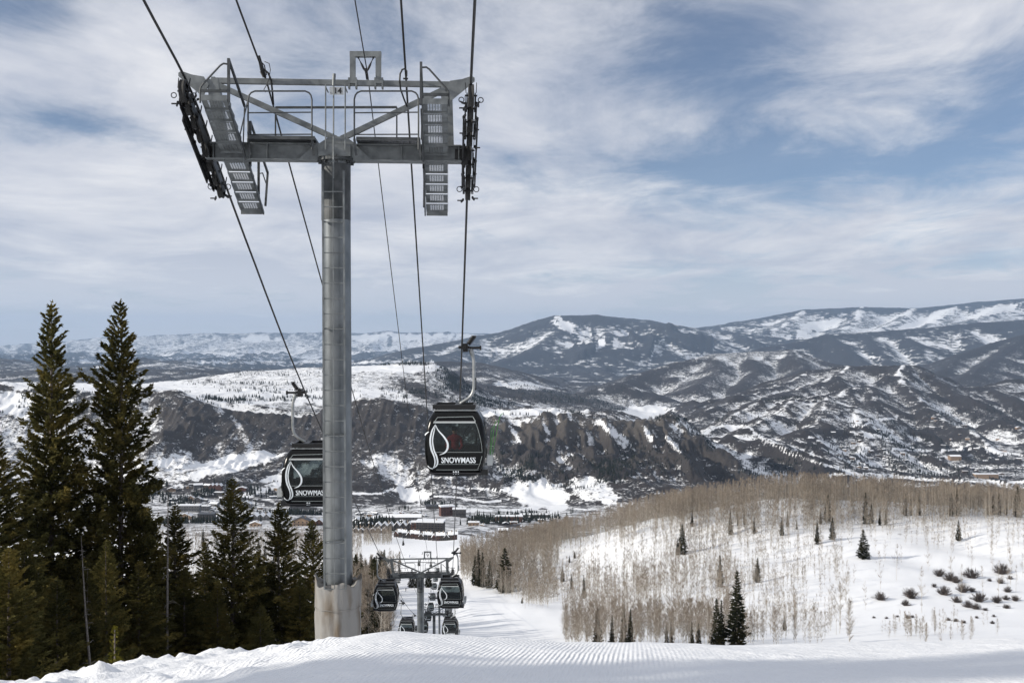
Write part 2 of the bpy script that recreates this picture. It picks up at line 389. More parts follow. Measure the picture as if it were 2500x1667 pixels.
def seg_ridge(X, Y, Z, cov, pts, slope, snow, sw):
    P3 = [P(*p) for p in pts]
    zz = Z
    for a, b in zip(P3[:-1], P3[1:]):
        ymin = min(a.y, b.y); ymax = max(a.y, b.y)
        reach = 900/slope*.5 if ymax < 7500 else 2600
        if ymax > 13000: reach = 4500
        idx = np.where((Y > ymin-reach) & (Y < ymax+reach) & (X > min(a.x,b.x)-reach) & (X < max(a.x,b.x)+reach))
        if len(idx[0]) == 0: continue
        x = X[idx]; y = Y[idx]
        dx, dy = b.x-a.x, b.y-a.y; L2 = dx*dx+dy*dy
        t = np.clip(((x-a.x)*dx+(y-a.y)*dy)/L2, 0, 1)
        d = np.hypot(x-a.x-t*dx, y-a.y-t*dy)
        wob = WARP[idx]
        sm = .004*ymax
        dd = np.sqrt(d*d+sm*sm)-sm
        h = a.z+(b.z-a.z)*t - slope*dd*(1+.9*(wob-.5)) 
        k = sm*.35
        z0 = zz[idx]
        hh = np.clip(.5+.5*(h-z0)/k, 0, 1)
        zz[idx] = z0*(1-hh)+h*hh + k*hh*(1-hh)
        if ymax > 7000: PROX[idx] = np.maximum(PROX[idx], np.exp(-(d/(.045*ymax))**2)*(h > z0-60))
        if snow > 0:
            g = np.exp(-(d/sw)**2)*snow*(h > z0-15)*np.clip((WARP2[idx]-.32)*4, 0, 1)
            cov[idx] = np.maximum(cov[idx], g)
    return zz
ss = np.concatenate([np.linspace(-1.5,-.62,45)[:-1], np.linspace(-.62,.62,930), np.linspace(.62,1.5,45)[1:]])
ys = np.concatenate([np.linspace(-40,4,18)[:-1], np.linspace(4,14,130)[:-1], np.geomspace(14,160,80)[:-1],
    np.geomspace(160,500,80)[:-1], np.geomspace(500,2100,70)[:-1], np.geomspace(2100,3300,170)[:-1],
    np.geomspace(3300,7200,190)[:-1], np.geomspace(7200,26000,200)[:-1], np.geomspace(26000,48000,40)])
GY, GS = np.meshgrid(ys, ss, indexing='ij')
GX = GS*np.sqrt(GY*GY+900.0)
WARP = fbm(GX/240, GY/240, 4, 3)
WARP2 = fbm(GX/55+9, GY/55, 3, 13)
farw = sstep(7000, 12000, GY)
WARP = WARP*(1-farw) + fbm(GX/1500, GY/1500, 4, 5)*farw
WARP2 = WARP2*(1-farw) + fbm(GX/420, GY/420, 3, 15)*farw
def surface_height(X, Y):
    """ground without erosion detail, for standing things on (near and middle distance)"""
    X = np.asarray(X, float); Y = np.asarray(Y, float)
    return base_height(X, Y)
GZ = base_height(GX, GY)
PXX = 1176 + F*GX/np.maximum(GY, 20)
COV = np.full(GX.shape, .28)
COV = np.where(GY < 1600, 1.0, COV)
COV = np.where((GY >= 1050) & (GY < 2200), .5, COV)
COV = np.where((GY >= 3100) & (GY < 5000), .45, COV)
CREST = np.zeros_like(COV); PROX = np.zeros_like(COV)
for pts, sl, sn, sw in RIDGES: GZ = seg_ridge(GX, GY, GZ, CREST, pts, sl, sn, sw)
# erosion detail: gullies and spurs, growing with distance
wx = GX + 260*(fbm(GX/500, GY/500, 3, 21)-.5); wy = GY + 260*(fbm(GX/500+7, GY/500, 3, 22)-.5)
mid = (rmf(wx/360, wy/460, 7, 30)-.30)*1.25
fine = (ridged(GX/38, GY/120, 4, 41)-.45)
fx = GX + 1500*(fbm(GX/3000, GY/3000, 3, 23)-.5); fy = GY + 1500*(fbm(GX/3000+7, GY/3000, 3, 24)-.5)
far = (rmf(fx/1700, fy/2500, 8, 50)-.30)*1.25
wm = sstep(2050, 2500, GY)*(1-.5*sstep(12000, 20000, GY))
plate = ((GY > 3120) & (GY < 5000)).astype(float)*(1-sstep(1050, 1150, 1176+F*GX/GY))
amp = 74*wm*(1-.42*sstep(3150, 3600, GY))*(1-.75*plate)
amp = amp*(1-.9*((np.abs(GY-6300) < 2400)*np.exp(-((1176+F*GX/np.maximum(GY,50)-1470)/150)**2)))
cliff = sstep(2300, 2600, GY)*(1-sstep(3080, 3110, GY))
sharp = cliff*sstep(1080, 1180, PXX)
ribs = ridged((GX+18*(fbm(GX/60,GY/60,3,44)-.5)*2)/62, GY/260, 5, 43, .55)-.45
GZ = GZ + mid*amp*(1-.35*cliff)*(1-.8*PROX) + fine*16*cliff*(1-sharp) + ribs*62*sharp*sstep(3112,3040,GY) + ribs*14*cliff*(1-sharp)
GZ = GZ + far*300*sstep(9500, 17000, GY)*(1-.7*sstep(24000,36000,GY))*(1-.9*PROX)
GZ = GZ + ((fbm(GX/24, GY/24, 4, 61)-.5)*3.4 + (fbm(GX/90, GY/90, 3, 64)-.5)*7)*sstep(150, 420, GY)*sstep(-60,0,PXX-1080+(GY-200)*.0)*(1-sstep(1500,2000,GY))
GZ = GZ + (fbm(GX/60, GY/60, 4, 62)-.5)*14*sstep(1900, 2400, GY)
# foreground lumps and tyre-high snow crumbs at the ungroomed edge
lump = (fbm(GX*1.3, GY*.9, 4, 71)-.5)
edge = sstep(-1.0, -2.6, GX)*sstep(3, 7, GY)*(1-sstep(15, 30, GY))
GZ = GZ + lump*.06*sstep(3, 6, GY)*(1-sstep(30,60,GY)) + (ridged(GX*2.2, GY*1.6, 3, 73)-.6)*.04*edge + np.clip(fbm(GX*5, GY*4, 3, 75)-.6, 0, 1)*.28*edge - .05*edge
PX = 1176 + F*GX/np.maximum(GY, 20); PY = 784 - F*GZ/np.maximum(GY, 20)
jit = (fbm(PX/16, PY/9, 4, 81)-.5)
for (cx, cy, rx, ry, rot, val, y0, y1) in COVER:
    c, s_ = math.cos(R(rot)), math.sin(R(rot))
    dx = PX-cx; dy = PY-cy
    u = (dx*c+dy*s_)/rx; v = (-dx*s_+dy*c)/ry
    d = np.sqrt(u*u+v*v) + jit*(1.9 if y0 > 12000 else 1.1)
    w = (1-sstep(.75, 1.15, d))*((GY > y0) & (GY < y1))
    COV = COV*(1-w) + val*w
COV = np.maximum(COV, CREST)
LINES = [  # snow-covered tracks (value 1) and the ploughed road (value 0)
 ([(996,1139),(1044,1141),(1080,1147),(1116,1153),(1150,1149)],1,2.0,2000,3000),
 ([(1070,1172),(1116,1172),(1152,1171),(1195,1169)],1,1.8,1700,2700),
 ([(811,1133),(840,1134),(876,1133),(905,1120)],1,1.8,1900,3000),
 ([(1040,1120),(1100,1122),(1180,1126),(1290,1112)],1,1.5,2000,3000),
 ([(1606,993),(1660,977),(1721,981),(1753,1008),(1800,1033),(1847,1051),(1901,1069),(1966,1085),(2030,1100)],1,3.0,2800,4700),
 ([(1858,1001),(1901,1022),(1937,1040),(1990,1068)],1,2.2,2800,4700),
 ([(1980,979),(2009,964),(2049,961),(2060,958)],1,2.0,3500,6500),
 ([(1955,993),(1990,1000),(2020,1002),(2050,1012)],1,4,3300,5000),
 ([(1900,1090),(2000,1088),(2120,1100),(2300,1108),(2352,1106)],1,2.2,2500,4000),
 ([(2050,1030),(2150,1035),(2250,1030),(2352,1045)],1,2.0,3000,5500),
 ([(460,1137),(514,1142),(581,1147),(636,1158),(733,1171),(800,1176)],0,2.6,1500,3000),
 ([(425,1103),(470,1112),(560,1108),(600,1113),(640,1104)],0,1.6,1800,3000),
 ([(1040,1180),(1100,1196),(1160,1205),(1230,1214)],0,1.8,1200,2600),
]
for pts, val, wd, y0, y1 in LINES:
    dm = np.full(PX.shape, 1e9)
    for (ax, ay), (bx, by) in zip(pts[:-1], pts[1:]):
        dx, dy = bx-ax, by-ay; t = np.clip(((PX-ax)*dx+(PY-ay)*dy)/(dx*dx+dy*dy), 0, 1)
        dm = np.minimum(dm, np.hypot(PX-ax-t*dx, PY-ay-t*dy))
    w = (dm+jit*3 < wd)*((GY > y0) & (GY < y1))
    COV = np.where(w, val, COV)
# gullies hold snow, ribs are blown bare
gul = np.where(GY < 8000, mid, far)
def blur(A, r):
    for ax in (0, 1):
        pad = [(0,0),(0,0)]; pad[ax] = (r+1, r)
        c = np.cumsum(np.pad(A, pad, mode='edge'), axis=ax)
        A = (c[2*r+1:]-c[:-2*r-1])/(2*r+1) if ax == 0 else (c[:,2*r+1:]-c[:,:-2*r-1])/(2*r+1)
    return A
curv = (blur(blur(GZ, 3), 2)-GZ)/np.maximum(GY, 500)*1000 + (blur(blur(GZ, 7), 5)-GZ)/np.maximum(GY, 500)*130
gxs = np.gradient(GZ, axis=1)/np.gradient(GX, axis=1)
act = sstep(2150, 2500, GY)*(1-sstep(26000, 34000, GY))*(1-.85*plate)
COV = np.clip(COV + act*(1-.6*cliff)*(np.clip(curv*.20, -.22, .26) - gul*.16 + np.clip(-gxs, -.5, .5)*.22), 0, 1)
COV = np.clip(COV + sharp*np.clip(-ribs-.12, 0, 1)*2.6*(WARP2 > .47), 0, 1)
# valley roads cut as snowy benches
tan = np.exp(-((PY-975)/40)**2)*((GY > 2500) & (GY < 3105) & (PX > 1130) & (PX < 1720))
tan = np.maximum(tan, .25*((GY > 2500) & (GY < 3105)))
RGBA = np.stack([COV, np.clip(tan, 0, 1), sstep(7500, 13000, GY), np.ones_like(COV)], -1)
nr, nc = GX.shape
idx = np.arange(nr*nc).reshape(nr, nc)
quads = np.stack([idx[:-1,:-1], idx[:-1,1:], idx[1:,1:], idx[1:,:-1]], -1).reshape(-1, 4)

def ground_material():
    m = bpy.data.materials.new('snowy_ground'); m.use_nodes = True
    b = bs(m); b.inputs['Roughness'].default_value = .7; b.inputs['Specular IOR Level'].default_value = .3
    geo = nd(m, 'ShaderNodeNewGeometry')
    at = nd(m, 'ShaderNodeVertexColor', layer_name='cover')
    sp = nd(m, 'ShaderNodeSeparateColor'); lk(m, at.outputs['Color'], sp.inputs[0])
    sx = nd(m, 'ShaderNodeSeparateXYZ'); lk(m, geo.outputs['Position'], sx.inputs[0])
    def noise(scale, detail=3, stretch=None, rough=.6):
        n = nd(m, 'ShaderNodeTexNoise', Scale=scale, Detail=detail, Roughness=rough)
        if stretch:
            mp = nd(m, 'ShaderNodeMapping'); mp.inputs['Scale'].default_value = stretch
            lk(m, geo.outputs['Position'], mp.inputs[0]); lk(m, mp.outputs[0], n.inputs['Vector'])
        else: lk(m, geo.outputs['Position'], n.inputs['Vector'])
        return n.outputs['Fac']
    def math_(op, a, b_=None, c=None, clamp=False):
        n = nd(m, 'ShaderNodeMath', operation=op); n.use_clamp = clamp
        for i, x in enumerate((a, b_, c)):
            if x is None: continue
            if isinstance(x, (int, float)): n.inputs[i].default_value = x
            else: lk(m, x, n.inputs[i])
        return n.outputs[0]
    def mixc(f, a, b_):
        n = nd(m, 'ShaderNodeMix', data_type='RGBA')
        lk(m, f, n.inputs[0])
        for i, x in ((6, a), (7, b_)):
            if isinstance(x, tuple): n.inputs[i].default_value = (*x, 1)
            else: lk(m, x, n.inputs[i])
        return n.outputs[2]
    # brush speckle at three scales: shrub, thicket, grove
    n1 = noise(.14, 3, (1,1,2.0)); n2 = noise(.035, 4, (1,1,2.5)); n3 = noise(.0075, 5, (1,1,3))
    near = math_('ADD', math_('MULTIPLY', n1, .5), math_('MULTIPLY', n2, .5))
    farn = math_('ADD', math_('MULTIPLY', n2, .3), math_('MULTIPLY', n3, .7))
    mx = nd(m, 'ShaderNodeMix', data_type='FLOAT')
    lk(m, sp.outputs[2], mx.inputs[0]); lk(m, near, mx.inputs[2]); lk(m, farn, mx.inputs[3])
    # threshold: cover > noise stretched over 0..1
    st = math_('MULTIPLY_ADD', math_('SUBTRACT', mx.outputs[0], .5), 2.5, .5)
    diff = math_('SUBTRACT', sp.outputs[0], st)
    fac = math_('MULTIPLY_ADD', diff, 3.2, .5, clamp=True)
    br = mixc(n2, (.011,.010,.0105), (.040,.033,.031))
    tan = mixc(n1, (.034,.030,.027), (.105,.091,.077))
    br = mixc(sp.outputs[1], br, tan)
    forest = (.016,.019,.024)
    ff = math_('MULTIPLY', sp.outputs[2], .5)
    br = mixc(ff, br, forest)
    n4 = noise(1.1, 3)
    snow = mixc(n4, (.80,.82,.85), (.88,.89,.90))
    col = mixc(fac, br, snow)
    lk(m, col, b.inputs['Base Color'])
    # bump: groomer corduroy close to the camera + grain + brush relief
    wv = nd(m, 'ShaderNodeTexWave', wave_type='BANDS', bands_direction='X', wave_profile='SIN', Scale=1.0)
    wmp = nd(m, 'ShaderNodeMapping'); wmp.inputs['Scale'].default_value = (8.2,8.2,8.2); wmp.inputs['Rotation'].default_value = (0,0,R(7))
    lk(m, geo.outputs['Position'], wmp.inputs[0]); lk(m, wmp.outputs[0], wv.inputs['Vector'])
    wv.inputs['Distortion'].default_value = .5; wv.inputs['Detail'].default_value = 2; wv.inputs['Detail Scale'].default_value = .6
    groom = nd(m, 'ShaderNodeMapRange'); lk(m, sx.outputs[1], groom.inputs[0])
    for i, v in enumerate((12, 40, 1, 0)): groom.inputs[i+1].default_value = v
    gx = nd(m, 'ShaderNodeMapRange'); lk(m, sx.outputs[0], gx.inputs[0])
    for i, v in enumerate((-3.2, -1.4, 0, 1)): gx.inputs[i+1].default_value = v
    gx2 = nd(m, 'ShaderNodeMapRange'); lk(m, sx.outputs[0], gx2.inputs[0])
    for i, v in enumerate((.6, 1.6, 1, .12)): gx2.inputs[i+1].default_value = v
    patch = math_('MULTIPLY_ADD', noise(.8, 2), 1.8, -.3, clamp=True)
    h = math_('MULTIPLY', wv.outputs['Fac'], math_('MULTIPLY', groom.outputs[0], math_('MULTIPLY', gx.outputs[0], math_('MULTIPLY', gx2.outputs[0], patch))))
    gr = noise(22, 4); gr2 = noise(5, 4)
    hh = math_('ADD', math_('MULTIPLY', h, .0065), math_('MULTIPLY', groom.outputs[0], math_('ADD', math_('MULTIPLY', gr, .012), math_('MULTIPLY', gr2, .03))))
    bp = nd(m, 'ShaderNodeBump', Strength=1.0, Distance=1.0); lk(m, hh, bp.inputs['Height'])
    isnow = math_('SUBTRACT', 1.0, fac)
    bp2 = nd(m, 'ShaderNodeBump', Strength=.7, Distance=4.0)
    farb = nd(m, 'ShaderNodeMapRange'); lk(m, sx.outputs[1], farb.inputs[0])
    for i, v in enumerate((1500, 2500, 0, 1)): farb.inputs[i+1].default_value = v
    lk(m, math_('MULTIPLY', math_('MULTIPLY', isnow, farb.outputs[0]), n1), bp2.inputs['Height']); lk(m, bp.outputs[0], bp2.inputs['Normal'])
    lk(m, bp2.outputs[0], b.inputs['Normal'])
    return m
M['ground'] = ground_material()
ground = mesh_np('ground', np.stack([GX, GY, GZ], -1).reshape(-1, 3), quads, M['ground'], smooth=True)
ca = ground.data.color_attributes.new('cover', 'FLOAT_COLOR', 'POINT')
ca.data.foreach_set('color', RGBA.astype(np.float32).reshape(-1))
tag(ground, kind='structure')

def hsample(x, y):
    """height of the finished ground mesh at (x, y): bilinear lookup in the grid"""
    s = x/math.sqrt(y*y+900.0)
    i = int(np.clip(np.searchsorted(ys, y)-1, 0, nr-2)); j = int(np.clip(np.searchsorted(ss, s)-1, 0, nc-2))
    u = min(max((y-ys[i])/(ys[i+1]-ys[i]), 0), 1); v = min(max((s-ss[j])/(ss[j+1]-ss[j]), 0), 1)
    return float((GZ[i,j]*(1-v)+GZ[i,j+1]*v)*(1-u) + (GZ[i+1,j]*(1-v)+GZ[i+1,j+1]*v)*u)
def hsample_np(x, y):
    s = x/np.sqrt(y*y+900.0)
    i = np.clip(np.searchsorted(ys, y)-1, 0, nr-2); j = np.clip(np.searchsorted(ss, s)-1, 0, nc-2)
    u = np.clip((y-ys[i])/(ys[i+1]-ys[i]), 0, 1); v = np.clip((s-ss[j])/(ss[j+1]-ss[j]), 0, 1)
    return (GZ[i,j]*(1-v)+GZ[i,j+1]*v)*(1-u) + (GZ[i+1,j]*(1-v)+GZ[i+1,j+1]*v)*u
def on_ground(px, Y, dz=0.0):
    x = (px-1176)/F*Y
    return Vector((x, Y, hsample(x, Y)+dz))
# ================================================================ GONDOLA LIFT
TD, TX = 21.0, -3.71
YAW = .065
def rope_z(y):
    ky = [-40,0,16.6,19.2,20.2,21.0,22.0,23.0,31.5,35.5,74,87,118,165,204,247,290,332,375,417,460,502,600,760]
    kz = [21.5,10.3,5.69,5.12,4.78,4.42,3.92,3.46,-.30,-1.85,-15.8,-20.0,-31.1,-45.6,-55.6,-65.2,-74.4,-82.2,-89.2,-96.4,-104.4,-112.4,-131,-160]
    return float(np.interp(y, ky, kz))
def rope_smooth(y):
    h = .6 if y < 26 else (5 if y < 60 else 12)
    return (rope_z(y-h)+2*rope_z(y)+rope_z(y+h))/4
def rope_x(side, y): return (-6.33 if side < 0 else -.80) - YAW*(y-19.4)
def tower_xf(y0, zshift=0): return Vector((TX - YAW*(y0-TD), y0, 0))
T0Z = -7.75
_rot = Matrix.Rotation(-math.atan(YAW), 3, 'Z')
def tl(px, py, y):
    """tower-local point of what the photograph shows at (px, py), distance y"""
    w_ = P(px, py, y) - Vector((TX, TD, T0Z))
    return _rot @ w_
def TU(u, y, z): return Vector((u, y-TD, z-T0Z))   # local: across, distance, world height

def make_tower(pole_top=True):
    t = empty('lift_tower', (TX, TD, T0Z), math.atan(YAW))
    # pole
    b = MB(); zt = 3.78-T0Z; zb = -1.2
    b.tube([(.055,0,zb), (.0,0,zt)], [.312,.298], 40)
    o = b.build('pole', M['pole'], t); autosmooth(o, 40)
    c = MB(); c.lathe([(.0,3.84-T0Z),(.40,3.84-T0Z),(.40,3.78-T0Z),(.30,3.78-T0Z)], n=32)
    for j in range(16):
        a = j*math.pi/8+.1; c.tube([(.355*math.cos(a), .355*math.sin(a), 3.75-T0Z), (.355*math.cos(a), .355*math.sin(a), 3.87-T0Z)], .016, 6)
    for j in range(8):
        a = j*math.pi/4+.2; c.bar((.30*math.cos(a), .30*math.sin(a), 3.77-T0Z), (.37*math.cos(a), .37*math.sin(a), 3.77-T0Z), .012, .1)
    c.lathe([(.306,2.55-T0Z),(.306,3.72-T0Z)], n=32)  # dark sleeve: shade below the cross beam put into the pole's colour
    c.build('pole_head_and_shade', M['galv_dark'], t)
    # ladder
    l = MB(); y = TD-.46
    for px0, px1 in ((741,745.5),(789,794)):
        l.bar(tl(px0, 392, y), tl(px1, 1352, y), .035, .05, up=(0,1,0))
    z = tl(745,1352,y).z; k = 0
    while z < 3.3-T0Z:
        f = (z-tl(745,1352,y).z)/(tl(741,392,y).z-tl(745,1352,y).z)
        a = tl(745.5+(741-745.5)*f, 784, y); bb = tl(794+(789-794)*f, 784, y)
        l.tube([(a.x, a.y, z), (bb.x, bb.y, z)], .013, 6)
        if k % 7 == 3:
            for q in (a, bb): l.bar((q.x, q.y, z+.02), (q.x*.75, -.27, z+.02), .05, .012)
            l.bar((a.x,-.31,z+.02), (bb.x,-.31,z+.02), .05, .012)
        z += .315; k += 1
    l.tube([tl(764.5,352,y-.04), tl(768,1352,y-.04)], .007, 5)
    l.build('ladder', M['galv'], t)
    # padding wrapped round the foot
    r_ = random.Random(5); pd = MB(); n = 96; rows = 60; H = 2.75; vs = []; fs = []
    ztop = tl(777,1346,20.5).z
    for i in range(rows+1):
        f = i/rows; zz = ztop-H+H*f
        for j in range(n):
            a = 2*math.pi*j/n
            rr = .478 + .012*math.sin(3*a+2+f*2) + .010*math.sin(7*a+5*f+1)*math.sin(4*f+a) + .006*math.sin(16*a+9*f) + .004*math.sin(23*f+5*a)
            rr -= .016*math.exp(-((f-.79)/.012)**2)
            rr += .03*max(0, f-.9)*10*(.3+.7*math.sin(5*a+1.1)) if f > .9 else 0
            up = (.05*math.sin(4*a+1)+.03*math.sin(9*a))*max(0, f-.85)/.15
            if math.cos(a) < -.8: up += .09*max(0, f-.9)*10
            if math.cos(a) > .85: up += .07*max(0, f-.9)*10
            vs.append((rr*math.cos(a)+.045, rr*math.sin(a), zz+up))
    for i in range(rows):
        for j in range(n): fs.append((i*n+j, i*n+(j+1)%n, (i+1)*n+(j+1)%n, (i+1)*n+j))
    # folded-in top
    for q, (sc, dz) in enumerate(((.93,-.015),(.80,-.05),(.66,-.10))):
        o0 = (rows+q)*n
        for j in range(n):
            x, y_, z_ = vs[rows*n+j]; wv = .03*math.sin(11*j/n*2*math.pi+q*2)
            vs.append(((x-.045)*sc+.045, y_*sc, ztop+(z_-ztop)*.5+dz+wv))
        for j in range(n): fs.append((o0+j, o0+(j+1)%n, o0+n+(j+1)%n, o0+n+j))
    pd.add(vs, fs); pad = pd.build('padding', M['canvas'], t, smooth=True)
    sb = MB(); 
    for zz in (ztop-.52,):
        pts = [(.492*math.cos(2*math.pi*j/48)+.045, .492*math.sin(2*math.pi*j/48), zz+.01*math.sin(j)) for j in range(49)]
        sb.tube(pts, .006, 5, cap=False)
    sb.build('strap', M['canvas'], pad)
    # main cross beam: an I girder
    g = MB(); u0, u1 = -2.66, 2.64
    g.b2(TU(u0,TD-.16,3.79), TU(u1,TD+.16,3.815)); g.b2(TU(u0,TD-.16,4.12), TU(u1,TD+.16,4.145)); g.b2(TU(u0+.01,TD-.03,3.815), TU(u1-.01,TD+.03,4.12))
    for px in (590,715,1045,1360,1690,1830,2110,330,1180,1260):
        u = (395+.312*px-772)*.00918
        g.b2(TU(u-.008,TD-.15,3.815), TU(u+.008,TD+.15,4.12))
    for s in (-1,1):   # gussets running into the pole head
        for sy in (-1,1): g.prism([(s*.05,3.815),(s*.75,3.815),(s*.42,4.118),(s*.05,4.118)], sy*.152, sy*.135, lambda a,b_,d: Vector((a, d, b_-T0Z)))
    g.b2(TU(-.33,TD-.33,3.85), TU(.33,TD+.33,4.10))
    for s in (-1,1):
        for sx in (-1,1): g.tube([TU(s*2.11+sx*.2,TD-.10,3.79), TU(s*2.11+sx*.2,TD-.10,3.74)], .022, 6)
        g.lathe([(.0,3.785-T0Z),(.09,3.785-T0Z),(.09,3.79-T0Z)], c=(s*2.11,-.02,0), n=16)
    o = g.build('cross_beam', M['galv'], t)
    # upper frame: beam, V struts, end plates and legs
    f = MB(); y = TD
    zb_ = 5.45
    f.b2(TU(-2.58,y-.055,zb_-.055), TU(2.42,y+.055,zb_+.055))
    f.b2(TU(-2.58,y-.06,zb_-.06), TU(-2.50,y+.06,zb_+.07))
    ap = Vector((.06,0,4.27-T0Z))
    f.bar(ap+Vector((-.05,0,0)), TU(-2.45,y,5.36), .11, .11); f.bar(ap+Vector((.05,0,0)), TU(2.30,y,5.36), .11, .11)
    f.prism([(-.35,4.145),(.42,4.145),(.22,4.30),(-.12,4.30)], -.10, .10, lambda a,b_,d: Vector((a, d, b_-T0Z)))
    for s in (-1,1):   # pointed end plates with their holes
        uu = -2.62 if s < 0 else 2.30
        f.prism([(uu,zb_-.10),(uu+s*.10,zb_+.06),(uu+s*.35,zb_+.10),(uu+s*.56,zb_+.17),(uu+s*.62,zb_+.13),(uu+s*.62,zb_+.06),(uu+s*.36,zb_-.16),(uu+s*.12,zb_-.36)], -.02, .02, lambda a,b_,d: Vector((a, d-.075, b_-T0Z)))
        f.tube([TU(uu+s*.55,y-.11,zb_+.10), TU(uu+s*.55,y-.085,zb_+.10)], .03, 10)
        # box leg down to the cross beam
        a = TU(uu+s*.02 if s > 0 else uu+.06, y+.05, zb_+.03); b_ = TU((2.36 if s > 0 else -2.36), y+.05, 4.145)
        f.bar(a, b_, .24, .22, up=(0,1,0))
    f.build('upper_frame', M['galv'], t)
    # guard rails of the middle platform
    for s, (x0, x1) in ((-1,(560,1030)), (1,(1342,1815))):
        rl = MB(); y = TD-.42
        Q = lambda zx, zy: tl(395+.312*zx, 94+.312*zy, y)
        pts = [Q(x0,760), Q(x0,430), Q(x0+8,400), Q(x0+22,382), Q(x0+50,370), Q(x1-50,370), Q(x1-22,382), Q(x1-8,400), Q(x1,430), Q(x1,800)]
        rl.tube(pts, .018, 8)
        rl.tube([Q(x0,530), Q(x1,526)], .014, 8); rl.tube([Q(x0,690), Q(x1,688)], .014, 8)
        for xx in (x0, x1): rl.bar(Q(xx,720), Q(xx+15,845), .05, .02)
        rl.build('guard_rail', M['galv_dark'], t)
        gr = MB(); a = Q(x0+15,755); b_ = Q(x1+(25 if s < 0 else 10),755)
        za = 4.150-T0Z
        gr.b2((a.x,-.48,za), (b_.x,-.465,za+.075)); gr.b2((a.x,.47,za), (b_.x,.485,za+.075))
        nb = 44
        for k in range(nb+1):
            x = a.x+(b_.x-a.x)*k/nb; gr.b2((x-.004,-.465,za+.003), (x+.004,.47,za+.06))
        for k in range(9): yy = -.44+k*.11; gr.b2((a.x,yy-.004,za+.05), (b_.x,yy+.004,za+.066))
        gr.build('walkway_grating', M['galv_dark'], t)
    rl = MB(); Q = lambda zx, zy: tl(395+.312*zx, 94+.312*zy, TD+.45)
    rl.bar(Q(762,491), Q(1655,489), .045, .045)
    rl.bar(Q(762,491), Q(762,740), .03, .03); rl.bar(Q(1655,489), Q(1655,740), .03, .03)
    rl.build('rear_rail', M['galv_dark'], t)
    sp_ = MB(); Q = lambda zx, zy: tl(395+.312*zx, 94+.312*zy, TD-.5)
    for zx in (1131,1275): sp_.tube([Q(zx,322), Q(zx,800)], .015, 6)
    sp_.tube([Q(1194,243), Q(1190,330)], .034, 10); sp_.tube([Q(1190,330), Q(1188,1010)], .016, 8)
    for zx in (1131,1275): sp_.bar(Q(zx,340), Q(zx,340)+Vector((0,.45,0)), .02, .02)
    sp_.build('ladder_hoops', M['galv'], t)
    # gallows with the cable saddle
    ga = MB(); y = TD; Q = lambda zx, zy: tl(395+.312*zx, 94+.312*zy, y)
    A, B_, C_, D_ = Q(1331,290), Q(1331,101), Q(1520,101), Q(1520,290)
    ga.bar(A, B_-Vector((0,0,.055)), .115, .115, up=(0,1,0)); ga.bar(D_, C_-Vector((0,0,.055)), .115, .115, up=(0,1,0))
    ga.bar(B_-Vector((.058,0,0)), C_+Vector((.058,0,0)), .112, .112)
    for zx in (1305,1357,1497,1550):
        p = Q(zx,318); ga.b2(p+Vector((-.018,-.075,-.09)), p+Vector((.018,-.063,.12))); ga.b2(p+Vector((-.018,.063,-.09)), p+Vector((.018,.075,.12)))
        ga.b2(p+Vector((-.018,-.08,-.10)), p+Vector((.018,.08,-.085)))
    for zx in (1331,1522): p = Q(zx,300); ga.b2(p+Vector((-.08,-.068,-.05)), p+Vector((.08,.068,.055)))
    ga.build('gallows_frame', M['galv'], t)
    ins = MB(); P0 = Q(1430,240)
    for zx in (1372,1482):
        p = Q(zx,125); ins.tube([p+Vector((0,0,.03)), p, P0+(p-P0)*.78, P0+(p-P0)*.5, P0+(p-P0)*.3, P0+(p-P0)*.12, P0], [.018,.012,.009,.024,.024,.010,.02], 8)
        ins.tube([p+Vector((0,-.03,0)), p+Vector((0,.03,0))], .02, 8)
    ins.tube([P0+Vector((0,-.22,.03)), P0, P0+Vector((0,.22,-.06))], .024, 8)
    ins.build('cable_saddle', M['black_metal'], t)
    # catwalks and sheave trains, left and right
    def cz(y_): return 4.64-.456*(y_-19.2) if y_ < 21 else 3.80-.50*(y_-21.16)
